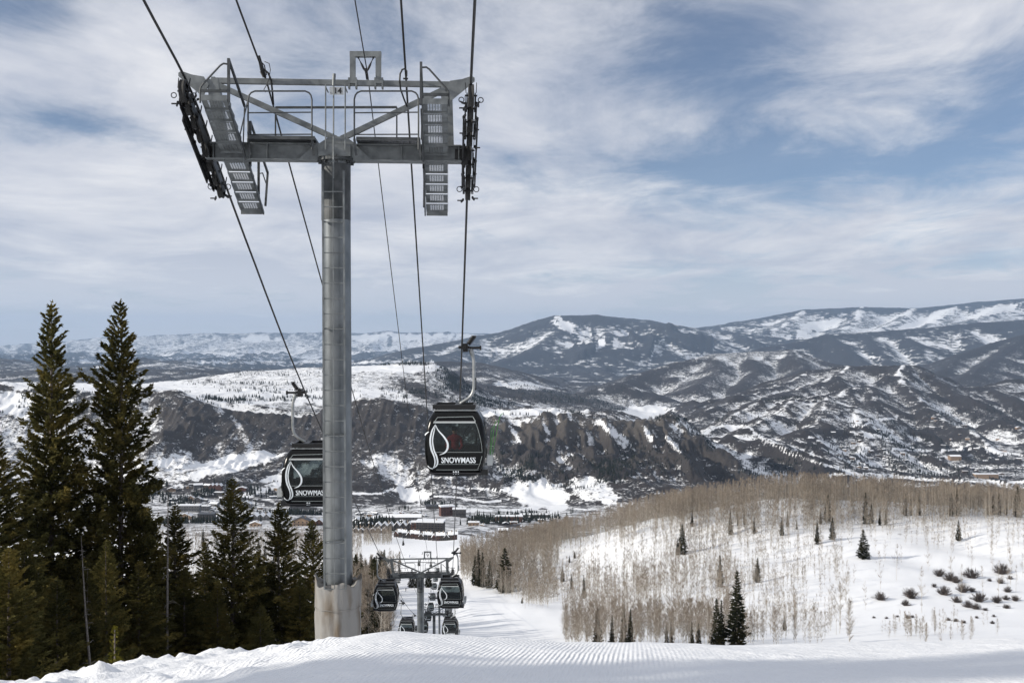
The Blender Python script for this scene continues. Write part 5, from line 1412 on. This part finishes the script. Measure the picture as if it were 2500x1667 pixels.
# --- shrubs on the open snow, right
def make_shrub(seed):
    rs_ = random.Random(seed); t = MB()
    for k in range(95):
        a = rs_.uniform(0,6.28); e = rs_.uniform(.15,1.45); L_ = rs_.uniform(.6,1.15)
        d = Vector((math.cos(a)*math.cos(e), math.sin(a)*math.cos(e), math.sin(e)*.85)); o_ = Vector((rs_.uniform(-.25,.25), rs_.uniform(-.25,.25), 0))
        m_ = o_+d*L_*.5+Vector((0,0,.04)); t.tube([o_, m_, o_+d*L_], [.03,.022,.008], 3, cap=False)
        for q in range(2):
            dd = (d+Vector((rs_.uniform(-.5,.5), rs_.uniform(-.5,.5), rs_.uniform(-.2,.4)))).normalized(); t.tube([m_, m_+dd*L_*.45], [.016,.006], 3, cap=False)
    return t
shp = [make_shrub(k).build('shrub', M['shrub']) for k in range(3)]
SH = [(1640,960,40),(1720,990,42),(1762,1012,34),(1882,965,52),(2100,935,52),(2160,990,20),(2090,1022,28),(1672,1092,45),(1600,1052,20),(1812,1072,45),(1880,1082,24),(1932,1142,50),(1762,1152,34),(1850,1192,34),(1912,1205,32),(2062,1152,38),(2130,1142,24),(2200,1145,30),(2137,1203,24),(2145,1082,28),(1205,1132,42),(1432,1115,52),(1390,1183,30),(1330,1278,12),(1405,1280,20),(1440,1280,14),(1250,1290,12),(1155,1283,12),(1705,1300,16),(1760,1305,18),(1820,1318,16),(2030,1325,16),(1915,1285,14),(1980,1225,16),(2010,1010,16),(2040,1275,14)]
names = ['broad dark shrub','round dark shrub','low ragged shrub']
for k, (zx, zy, r_) in enumerate(SH):
    px = 1646.4+.312*zx; py = 1016+.312*(zy+r_*.6); y = y_for(px, min(py,1470), 215, 480); x = (px-1176)/F*y
    o = shp[k] if k < 3 else shp[k % 3].copy()
    if k >= 3: COL.objects.link(o)
    s = r_*.312/F*y*1.15; o.location = (x, y, hsample(x, y)-.05); o.scale = (s*1.15, s*1.15, s*1.5); o.rotation_euler = (0,0,k*1.7)
    big = r_ > 24
    lab = {0:'dark shrub at the upper left of the shrub patch',3:'wide dark shrub top middle of the patch, standing free',4:'wide flat shrub at the upper right of the patch',20:'wide low shrub standing alone left of the patch',21:'big round shrub between the lone one and the patch',22:'small shrub just below the big round lone shrub'}.get(k)
    tag(o, lab or ('dark leafless shrub within the patch on the open snow' if big else 'tiny dark tuft poking out of the open snow'), 'shrub', 'shrubs on the open snow slope')

# --- far conifers: woods too many to count
def far_woods():
    rs_ = np.random.RandomState(77); pts = []
    # px, py, rx, ry, count, near, far, hmin, hmax
    Z = [(1215,1075,70,32,330,2350,2950,8,14),(1330,1105,50,22,60,2300,2800,6,10),(1400,1085,45,30,260,2350,2950,8,14),(1470,1050,60,25,120,2500,3000,7,12),(1560,1080,60,30,120,2300,2900,6,10),
         (600,916,140,6,330,3130,3600,8,13),(480,925,90,10,120,3100,3500,7,12),(860,930,90,6,200,3110,3500,8,13),(700,897,150,7,160,3300,3900,8,12),(560,880,120,5,90,3600,4300,8,12),
         (1050,870,48,26,600,3800,4650,9,15),(1110,915,60,22,500,3500,4500,9,14),(960,905,60,12,160,3500,4300,8,13),(900,836,130,3,160,4400,4600,8,13),(620,858,120,6,90,4200,4600,7,11),
         (1290,950,120,4,110,3100,3300,8,12),(1560,962,90,5,120,3080,3300,8,13),(1630,1010,60,28,180,2700,3300,7,12),
         (1790,1075,60,22,260,2700,3600,7,12),(1830,918,70,6,160,4400,4650,8,13),(1700,965,80,12,80,3900,4400,7,12),
         (2100,1045,230,55,900,2700,4600,8,15),(2250,960,110,30,320,4600,6500,9,14),(2010,990,90,25,160,3300,4800,8,13),
         (1320,905,170,22,900,4800,7500,10,16),(1440,935,60,8,120,4800,6500,9,14),(60,930,120,50,260,2500,3200,7,12),
         (480,1135,160,28,330,1350,2300,8,15),(700,1165,110,18,150,1300,1900,8,14),(1190,1188,90,14,170,1150,2100,8,14),(860,1205,60,10,90,1050,1500,9,14),(1110,1195,40,10,90,1150,1700,9,14),(980,1170,60,14,50,1500,2200,8,13),(430,1190,120,14,120,1000,1500,8,13)]
    for (cx, cy, rx, ry, n, y0, y1, h0, h1) in Z:
        k = 0; tr_ = 0
        while k < n and tr_ < 60:
            tr_ += 1
            m = 4000; yy_ = rs_.uniform(y0, y1, m); px = rs_.normal(cx, rx*.6, m); x = (px-1176)/F*yy_; z = hsample_np(x, yy_); py = 784-F*z/yy_
            cl = vnoise(x/45.0+3, yy_/70.0, 5) > .42
            ok = np.where((np.abs(py-cy) < ry) & cl)[0][:n-k]
            for q in ok: pts.append((x[q], yy_[q], z[q], rs_.uniform(h0, h1)))
            k += len(ok)
    pts = np.array(pts); n = len(pts)
    tiers = [(0.05,.17,.62),(.35,.13,.86),(.62,.085,1.02)]; Vs = []; Fs = []; off = 0
    for (zb, r_, zt) in tiers:
        a0 = rs_.rand(n)*6.28; ring = []
        for q in range(5):
            a = a0+q*2*math.pi/5; rr = r_*pts[:,3]*rs_.uniform(.7,1.3,n)
            ring.append(np.stack([pts[:,0]+np.cos(a)*rr, pts[:,1]+np.sin(a)*rr, pts[:,2]+zb*pts[:,3]], 1))
        apx = np.stack([pts[:,0], pts[:,1], pts[:,2]+zt*pts[:,3]], 1)
        V = np.stack(ring+[apx], 1); Vs.append(V.reshape(-1,3)); b0 = np.arange(n)*6+off; off += n*6
        for q in range(5): Fs.append(np.stack([b0+q, b0+(q+1)%5, b0+5], 1))
    o = mesh_np('far_woods', np.concatenate(Vs), np.concatenate(Fs), M['far_fir']); tag(o, kind='stuff'); o['label'] = 'dark conifer woods on the distant slopes and round the village'
far_woods()
# ================================================================ VILLAGE
M['roof_snow'] = new_mat('roof_snow', (.84,.86,.89), .7)
M['pane'] = new_mat('window_pane', (.03,.035,.045), .15)
M['pane_lit'] = new_mat('window_pane_pale', (.25,.27,.30), .3)
def wallm(n, c): M[n] = var_mat(n, c, tuple(x*.7 for x in c), .25, .85); return M[n]
WALLS = [wallm('wall_brown', (.085,.06,.045)), wallm('wall_grey', (.15,.15,.155)), wallm('wall_red', (.12,.055,.04)), wallm('wall_tan', (.30,.21,.14)), wallm('wall_dark', (.07,.065,.065))]
M['stone'] = wallm('wall_stone', (.34,.28,.22)); M['roof_dark'] = new_mat('roof_dark', (.05,.055,.065), .5)
def y_v(px, py, y0=900, y1=2600):
    best = y0; bd = 1e9
    for y in np.geomspace(y0, y1, 140):
        x = (px-1176)/F*y; q = 784-F*hsample(x, y)/y
        if abs(q-py) < bd: bd = abs(q-py); best = y
    return best
def building(name, px0, px1, top, bot, label, group=None, wall=0, roof='gable', ratio=.6, rows=2, cols=4, y=None, rot=0, snow=True, cat='house', bays=1):
    y = y or y_v((px0+px1)/2, bot); pc = (px0+px1)/2; W = (px1-px0)/F*y; Ht = (bot-top)/F*y; x = (pc-1176)/F*y
    gz = hsample(x, y)
    t = empty(name, (x, y, gz), rot); D_ = W*ratio
    rh = Ht*.38 if roof == 'gable' else Ht*.10
    wh = Ht-rh; wm_ = WALLS[wall] if isinstance(wall, int) else M[wall]
    b = MB(); b.b2((-W/2,-D_/2,-4), (W/2,D_/2,wh))
    if roof == 'gable':
        bw = W/bays
        for k in range(bays):
            x0 = -W/2+k*bw; b.prism([(x0,wh),(x0+bw,wh),(x0+bw/2,wh+rh*.92)], -D_/2+.01, D_/2-.01, lambda a_,b2,d: Vector((a_,d,b2)))
    b.build('wall', wm_, t)
    r = MB(); rm = M['roof_snow'] if snow else M['roof_dark']; ov = .7; th = .55
    if roof == 'gable':
        bw = W/bays
        for k in range(bays):
            x0 = -W/2+k*bw; xm = x0+bw/2; x1 = x0+bw
            for (a_, c_) in ((x0-(ov if k == 0 else 0), xm), (x1+(ov if k == bays-1 else 0), xm)):
                zz = wh-(ov*rh/(bw/2) if abs(a_-x0) > bw or (a_ < x0 or a_ > x1) else 0)
                r.add([Vector((a_,-D_/2-ov,zz)),Vector((c_,-D_/2-ov,wh+rh)),Vector((c_,D_/2+ov,wh+rh)),Vector((a_,D_/2+ov,zz)),
                       Vector((a_,-D_/2-ov,zz+th)),Vector((c_,-D_/2-ov,wh+rh+th)),Vector((c_,D_/2+ov,wh+rh+th)),Vector((a_,D_/2+ov,zz+th))],
                      [(0,1,2,3),(7,6,5,4),(0,4,5,1),(1,5,6,2),(2,6,7,3),(3,7,4,0)])
    elif roof == 'ridge':   # eaves towards the valley side
        rh = Ht*.35
        for sgn in (-1,1):
            r.add([Vector((-W/2-ov,sgn*(D_/2+ov),wh-.3)),Vector((W/2+ov,sgn*(D_/2+ov),wh-.3)),Vector((W/2+ov,0,wh+rh)),Vector((-W/2-ov,0,wh+rh)),
                   Vector((-W/2-ov,sgn*(D_/2+ov),wh-.3+th)),Vector((W/2+ov,sgn*(D_/2+ov),wh-.3+th)),Vector((W/2+ov,0,wh+rh+th)),Vector((-W/2-ov,0,wh+rh+th))],
                  [(0,1,2,3),(7,6,5,4),(0,4,5,1),(1,5,6,2),(2,6,7,3),(3,7,4,0)])
    else:
        r.b2((-W/2-ov,-D_/2-ov,wh), (W/2+ov,D_/2+ov,wh+max(rh,.6)))
    ro = r.build('roof', rm, t)
    ch = MB(); cx_ = W*.22; ch.b2((cx_-.5,-.5,wh), (cx_+.5,.5,wh+rh+1.6)); ch.build('chimney', M['stone'], ro)
    for i in range(rows):
        for j in range(cols):
            ww = min(1.6, W/cols*.5); hh = min(1.5, wh/rows*.55); xx = -W/2+W*(j+.5)/cols; zz = wh*(i+.52)/rows
            m = MB(); m.b2((xx-ww/2,-D_/2-.10,zz-hh/2), (xx+ww/2,-D_/2+.02,zz+hh/2)); m.build('window', M['pane'], t)
    for j in range(max(1, cols//3)):
        m = MB(); xx = -W/2-.09; yy_ = -D_/2+D_*(j+.5)/max(1, cols//3); m.b2((xx,yy_-.7,wh*.45), (xx+.1,yy_+.7,wh*.65)); m.build('window', M['pane'], t)
    if rows >= 2:
        m = MB()
        for i in range(1, rows): m.b2((-W/2+.3,-D_/2-1.1,wh*i/rows-.15), (W/2-.3,-D_/2+.0,wh*i/rows))
        m.build('balcony', WALLS[4], t)
    tag(t, label, cat, group); return t
B = building
B('hotel', 958,1020,1194,1223,'large dark brown five-storey hotel with flat snowy roof in the village centre', wall=4, roof='flat', rows=5, cols=9, ratio=.5, cat='hotel', rot=R(-6))
B('lodge', 945,962,1196,1222,'tan and red end tower of the hotel, left side', wall=2, roof='flat', rows=4, cols=2, ratio=.8, cat='lodge')
B('lodge', 1010,1042,1160,1185,'red-brown lodge above the village with flat snowy roof', wall=2, roof='flat', rows=3, cols=5, ratio=.6, cat='lodge', rot=R(18))
B('lodge', 1040,1070,1166,1186,'dark brown wing right of the red-brown lodge', wall=4, roof='flat', rows=2, cols=4, ratio=.6, cat='lodge')
B('shed', 979,1008,1160,1168,'long low building with bare dark roof below the white run', wall=4, roof='ridge', rows=1, cols=4, snow=False, ratio=.5, cat='shed')
B('apartment_block', 811,850,1188,1205,'wide snowy-roofed lodge directly right of the tower pole', wall=4, roof='gable', bays=2, rows=2, cols=6, cat='apartment block')
B('apartment_block', 852,880,1187,1200,'gabled lodge behind, between the pole and the long terrace', wall=0, roof='gable', rows=2, cols=4, cat='apartment block')
B('apartment_block', 880,968,1184,1199,'longest white-roofed terrace above the dark gabled row', wall=1, roof='ridge', rows=2, cols=12, ratio=.25, cat='apartment block')
B('apartment_block', 862,905,1199,1219,'dark four-gabled apartment row left of the hotel, left half', wall=1, roof='gable', bays=3, rows=3, cols=7, ratio=.4, cat='apartment block')
B('apartment_block', 905,948,1197,1219,'dark gabled apartment row touching the hotel, right half', wall=4, roof='gable', bays=3, rows=3, cols=7, ratio=.4, cat='apartment block')
B('apartment_block', 822,858,1199,1211,'low tan snowy-roofed house row near the pole', wall=3, roof='gable', bays=2, rows=1, cols=5, ratio=.4, cat='apartment block')
for k in range(6): B('chalet', 812+k*13,823+k*13,1211+k%2,1223+k%3,'small chalet in the lower row next to the pole, number of several alike', 'small chalets in the lower left row', wall=[0,4,1,2,4,0][k], rows=1, cols=2)
for k in range(15):
    x0 = 905+k*9.7; yb = 1229+k*.9
    B('townhouse', x0, x0+9.3, yb-11, yb+4, 'narrow townhouse with snowy gable in the long curved row by the meadow', 'townhouses in the curved row', wall=[2,0,4,0,2][k%5], rows=2, cols=2, roof='ridge' if k % 3 else 'gable', ratio=.7, rot=R((k*37) % 13-6), cat='townhouse')
B('long_house', 1138,1200,1183,1197,'long low building with flat snowy roof at the right of the village', wall=2, roof='flat', rows=1, cols=8, ratio=.3, cat='long house')
B('long_house', 1195,1262,1181,1189,'long flat white roof behind the other at the aspen edge', wall=4, roof='flat', rows=1, cols=8, ratio=.25, cat='long house', y=1900)
B('cabin_house', 1145,1166,1215,1224,'lone snow-roofed cabin at the edge of the aspen hill', wall=0, roof='ridge', rows=1, cols=2)
B('shop_house', 1076,1100,1197,1208,'small pinkish building with white roof by the road', wall=3, roof='flat', rows=1, cols=3)
B('apartment_block', 412,460,1158,1174,'long grey flat-roofed block in the left part of the village', wall=1, roof='flat', rows=2, cols=8, ratio=.35, cat='apartment block')
B('apartment_block', 461,482,1160,1173,'block with snowy roof right of the long grey one', wall=1, roof='flat', rows=2, cols=4, cat='apartment block')
B('apartment_block', 412,442,1177,1194,'light-walled block at the left edge of the white field', wall=3, roof='gable', rows=2, cols=5, cat='apartment block')
B('apartment_block', 457,493,1178,1195,'dark brown four-storey block beside the white field', wall=4, roof='flat', rows=3, cols=7, snow=False, cat='apartment block')
B('apartment_block', 550,578,1177,1197,'dark block with thick snowy roof right of the sunlit spruce', wall=4, roof='gable', rows=3, cols=5, cat='apartment block')
B('apartment_block', 580,622,1178,1194,'pair of linked snowy gables left of the olive spruce', wall=1, roof='gable', bays=3, rows=2, cols=6, cat='apartment block')
B('apartment_block', 554,578,1149,1166,'upper block above the road, right of the sunlit spruce tip', wall=1, roof='gable', rows=2, cols=4, cat='apartment block')
B('chalet', 674,712,1186,1207,'big timber chalet with dark roof and tan gable beside the pole', wall=3, roof='gable', rows=2, cols=4, snow=False)
B('chalet', 712,742,1190,1206,'reddish chalet with snowy roof touching the tower pole', wall=2, roof='gable', bays=2, rows=2, cols=4)
B('chalet', 575,600,1196,1208,'pale house with snowy roof above the bare woods', wall=3, roof='gable', rows=1, cols=3)
B('chalet', 482,510,1110,1121,'red-brown triple-gabled house on the bench above the road', wall=2, roof='gable', bays=3, rows=1, cols=3)
B('chalet', 545,566,1117,1125,'orange-red house right of the triple-gabled one', wall=2, roof='gable', rows=1, cols=2)
B('chalet', 418,431,1137,1149,'small steep-roofed grey house in the left village', wall=1, rows=1, cols=2)
B('chalet', 432,446,1138,1151,'small white-gabled house right of the steep-roofed grey one', wall=3, rows=2, cols=2)
B('chalet', 447,463,1140,1153,'small dark house, third of the steep-roofed trio', wall=4, rows=1, cols=2)
rs = random.Random(9)
for k in range(30):
    px = rs.uniform(370, 660); py = rs.uniform(1118, 1192); w_ = rs.uniform(10, 20)
    B('house', px, px+w_, py-w_*.42, py, 'snow-roofed house scattered among firs in the left village', 'scattered houses of the left village', wall=rs.choice([0,1,1,4,3]), roof=rs.choice(['gable','ridge','flat']), rows=1, cols=2, rot=rs.uniform(-.4,.4))
for k in range(14):
    px = rs.uniform(1060, 1240); py = rs.uniform(1188, 1212); w_ = rs.uniform(7, 14)
    B('house', px, px+w_, py-w_*.42, py, 'small snow-roofed house by the road near the aspen hill', 'small houses by the road', wall=rs.choice([0,1,4,3]), roof=rs.choice(['gable','ridge','flat']), rows=1, cols=2, rot=rs.uniform(-.4,.4))
for k in range(70):
    px = rs.uniform(1900, 2350); py = rs.uniform(1005, 1095) if k % 4 else rs.uniform(960, 1000); w_ = rs.uniform(5, 12)
    y = y_v(px, py, 2700, 5600)
    B('house', px, px+w_, py-w_*.35, py, 'tiny snow-roofed house scattered in the wooded valley at the right', 'tiny houses of the right valley', wall=rs.choice([0,1,4,3]), roof=rs.choice(['gable','ridge','flat']), rows=1, cols=1, rot=rs.uniform(-.5,.5), y=y)
B('villa', 2238,2290,1088,1098,'long tan villa with many bays low in the right valley', wall=3, roof='flat', rows=1, cols=8, ratio=.3, y=y_v(2264,1098,2500,4000), cat='villa')
B('villa', 2180,2205,1048,1056,'tan hillside villa above the long one in the right valley', wall=3, roof='ridge', rows=1, cols=4, y=y_v(2190,1056,2700,4800), cat='villa')
for k in range(6):
    px = 1780+k*17; B('house', px, px+11, 906, 912, 'tiny house on the crest of the middle ridge at the right', 'houses on the ridge crest', wall=4, roof='gable', rows=1, cols=1, y=4480+k*10)
for k in range(46):
    px = rs.uniform(812, 965); py = rs.uniform(1180, 1216); w_ = rs.uniform(9, 18)
    B('house', px, px+w_, py-w_*.42, py, 'snow-roofed house in the packed village centre right of the pole', 'houses of the village centre', wall=rs.choice([0,1,4,3,2]), roof=rs.choice(['gable','ridge','gable']), rows=1, cols=3, rot=rs.uniform(-.5,.5))
# skiers as small dots far down the piste
def skier(px, y, lab, mat, lean=.1):
    g = on_ground(px, y)
    v = [(0,0,.95),(0,-.05,1.15),(0,-.1,1.38),(0,-.11,1.52),(0,-.12,1.66),(0,-.12,1.78)]; e = [(0,1),(1,2),(2,3),(3,4),(4,5)]; r = [.16,.15,.16,.06,.10,.08]
    for s in (-1,1):
        i = len(v); v += [(s*.20,-.1,1.38),(s*.30,-.18,1.12),(s*.28,-.40,1.02)]; r += [.07,.055,.045]; e += [(2,i),(i,i+1),(i+1,i+2)]
        i = len(v); v += [(s*.11,-.02,.9),(s*.14,-.12,.5),(s*.14,.02,.08)]; r += [.11,.08,.065]; e += [(0,i),(i,i+1),(i+1,i+2)]
    o = make_person('person', v, e, r, mat, g, rz=random.random()*3, sub=1); tag(o, lab, 'person', 'skiers far down the piste')
    b = MB(); 
    for s in (-1,1): b.box((s*.14,0,.02), (.045,.85,.012))
    b.build('skis', M['black_metal'], o)
skier(932, 470, 'tiny dark skier on the piste left of the fir pair', M['dark_cloth'])
skier(941, 690, 'tiny skier on the lower meadow above the second tower beam', M['blue_cloth'])
skier(970, 700, 'tiny skier in dark clothes on the meadow, right of the blue one', M['dark_cloth'])
skier(1003, 660, 'tiny skier on the meadow inside the second tower frame', M['dark_cloth'])
# ================================================================ SKY, SUN, AIR, CAMERA
SUN_AZ = R(-107)     # measured from +Y (view direction), negative = to the left
SUN_EL = R(24)
w = bpy.data.worlds.new('World'); SC.world = w; w.use_nodes = True
nt = w.node_tree; nt.nodes.clear()
def wn(t, **kw):
    n = nt.nodes.new(t)
    for k, v in kw.items():
        if k in n.inputs: n.inputs[k].default_value = v
        else: setattr(n, k, v)
    return n
out = wn('ShaderNodeOutputWorld'); bg = wn('ShaderNodeBackground')
sky = wn('ShaderNodeTexSky', sky_type='NISHITA'); sky.sun_disc = False
sky.sun_elevation = SUN_EL; sky.sun_rotation = SUN_AZ; sky.altitude = 2800; sky.air_density = 1.0; sky.dust_density = .4; sky.ozone_density = 2.5
tc = wn('ShaderNodeTexCoord'); sep = wn('ShaderNodeSeparateXYZ'); L = nt.links.new
L(tc.outputs['Generated'], sep.inputs[0])
def wm_(op, a, b=None, c=None, clamp=False):
    n = wn('ShaderNodeMath', operation=op); n.use_clamp = clamp
    for i, x in enumerate((a, b, c)):
        if x is None: continue
        if isinstance(x, (int, float)): n.inputs[i].default_value = x
        else: L(x, n.inputs[i])
    return n.outputs[0]
zc = wm_('MAXIMUM', wm_('ADD', sep.outputs[2], .09), .02)
cx = wm_('DIVIDE', sep.outputs[0], zc); cy = wm_('DIVIDE', sep.outputs[1], zc)
comb = wn('ShaderNodeCombineXYZ'); L(cx, comb.inputs[0]); L(cy, comb.inputs[1])
def wnoise(scale, detail, rough, dist=0, off=(0,0,0), sc=(1,1,1), rot=0):
    mp = wn('ShaderNodeMapping'); mp.inputs['Location'].default_value = off; mp.inputs['Scale'].default_value = sc; mp.inputs['Rotation'].default_value = (0,0,R(rot))
    L(comb.outputs[0], mp.inputs[0])
    n = wn('ShaderNodeTexNoise', Scale=scale, Detail=detail, Roughness=rough, Distortion=dist); L(mp.outputs[0], n.inputs['Vector'])
    return n.outputs['Fac']
big = wnoise(.42, 7, .55, .3, (3.2,1.1,0), (1,.8,1), 25)
det = wnoise(1.7, 10, .66, .5, (1,7,0), (1,.7,1), 20)
dens = wm_('ADD', wm_('MULTIPLY', big, .56), wm_('MULTIPLY', det, .44))
# breaks and banks of the cloud deck, as directions in the sky
def lobe(px, py, sx, sz, amt):
    global dens
    d0 = Vector(((px-1176)/F, 1, (784-py)/F)).normalized()
    dx = wm_('DIVIDE', wm_('SUBTRACT', sep.outputs[0], d0.x), sx); dz = wm_('DIVIDE', wm_('SUBTRACT', sep.outputs[2], d0.z), sz)
    r2 = wm_('ADD', wm_('MULTIPLY', dx, dx), wm_('MULTIPLY', dz, dz))
    dens = wm_('ADD', dens, wm_('MULTIPLY', wm_('POWER', 2.718, wm_('MULTIPLY', r2, -1.0)), amt))
for a in ((2250,330,.16,.055,-.085),(1750,400,.14,.035,-.07),(1650,150,.12,.04,-.07),(40,20,.06,.03,-.20),(640,270,.06,.04,-.10),(2330,140,.06,.04,-.10),(120,290,.07,.02,-.10),
          (1250,200,.14,.10,.06),(1900,60,.2,.06,.10),(300,100,.12,.05,.08),(200,520,.25,.08,.12),(1050,560,.25,.08,.10),(1800,260,.10,.03,.05)): lobe(*a)
cl = wn('ShaderNodeMapRange', interpolation_type='SMOOTHSTEP'); L(dens, cl.inputs[0])
for i, v in enumerate((.36, .57, 0.10, .97)): cl.inputs[i+1].default_value = v
# whiter and thicker near the horizon, where one looks through more cloud
hz = wn('ShaderNodeMapRange', interpolation_type='SMOOTHSTEP'); L(sep.outputs[2], hz.inputs[0])
for i, v in enumerate((.0, .15, .88, 0.0)): hz.inputs[i+1].default_value = v
hzb = wn('ShaderNodeMapRange', interpolation_type='SMOOTHSTEP'); L(sep.outputs[2], hzb.inputs[0])
for i, v in enumerate((.0, .12, .9, 0.0)): hzb.inputs[i+1].default_value = v
cov = wm_('MAXIMUM', cl.outputs[0], hz.outputs[0], clamp=True)
shade = wn('ShaderNodeMapRange'); L(wnoise(1.1, 9, .62, .4, (5,2,0), (1,.8,1), 25), shade.inputs[0])
for i, v in enumerate((.35, .68, .0, 1.0)): shade.inputs[i+1].default_value = v
mc = wn('ShaderNodeMix', data_type='RGBA'); L(wm_('MAXIMUM', shade.outputs[0], wm_('MULTIPLY', hzb.outputs[0], .95)), mc.inputs[0])
mc.inputs[6].default_value = (6.0,6.4,7.5,1); mc.inputs[7].default_value = (10.8,10.7,10.8,1)
ms = wn('ShaderNodeMix', data_type='RGBA'); L(cov, ms.inputs[0]); L(sky.outputs[0], ms.inputs[6]); L(mc.outputs[2], ms.inputs[7])
L(ms.outputs[2], bg.inputs[0]); bg.inputs[1].default_value = .09
L(bg.outputs[0], out.inputs[0])
sl = bpy.data.lights.new('sun', 'SUN'); sl.energy = 4.8; sl.angle = R(.5); sl.color = (1,.93,.82)
so = bpy.data.objects.new('sun', sl); COL.objects.link(so)
sd = Vector((math.sin(SUN_AZ)*math.cos(SUN_EL), math.cos(SUN_AZ)*math.cos(SUN_EL), math.sin(SUN_EL)))
so.rotation_euler = sd.to_track_quat('Z', 'Y').to_euler()
so.location = sd*200
if HAZE:
    hb = MB(); hb.b2((-76000,-60,-1400), (76000,52000,1300))
    hm = bpy.data.materials.new('haze'); hm.use_nodes = True; n2 = hm.node_tree; n2.nodes.clear()
    ho = n2.nodes.new('ShaderNodeOutputMaterial'); pv = n2.nodes.new('ShaderNodeVolumePrincipled')
    pv.inputs['Color'].default_value = (.50,.70,1.0,1); pv.inputs['Density'].default_value = HAZE; pv.inputs['Anisotropy'].default_value = .1
    n2.links.new(pv.outputs[0], ho.inputs['Volume'])
    h = hb.build('haze', hm); tag(h, kind='stuff')
cam = bpy.data.cameras.new('camera'); co = bpy.data.objects.new('camera', cam); COL.objects.link(co)
cam.sensor_width = 36; cam.lens = 35.0; co.rotation_euler = (R(90),0,0); co.location = (0,0,0)
cam.clip_start = .1; cam.clip_end = 120000
SC.camera = co
SC.view_settings.view_transform = 'Standard'; SC.view_settings.look = 'None'; SC.view_settings.gamma = 1; SC.view_settings.exposure = -.04
SC.cycles.max_bounces = 6; SC.cycles.transparent_max_bounces = 24; SC.cycles.volume_bounces = 0
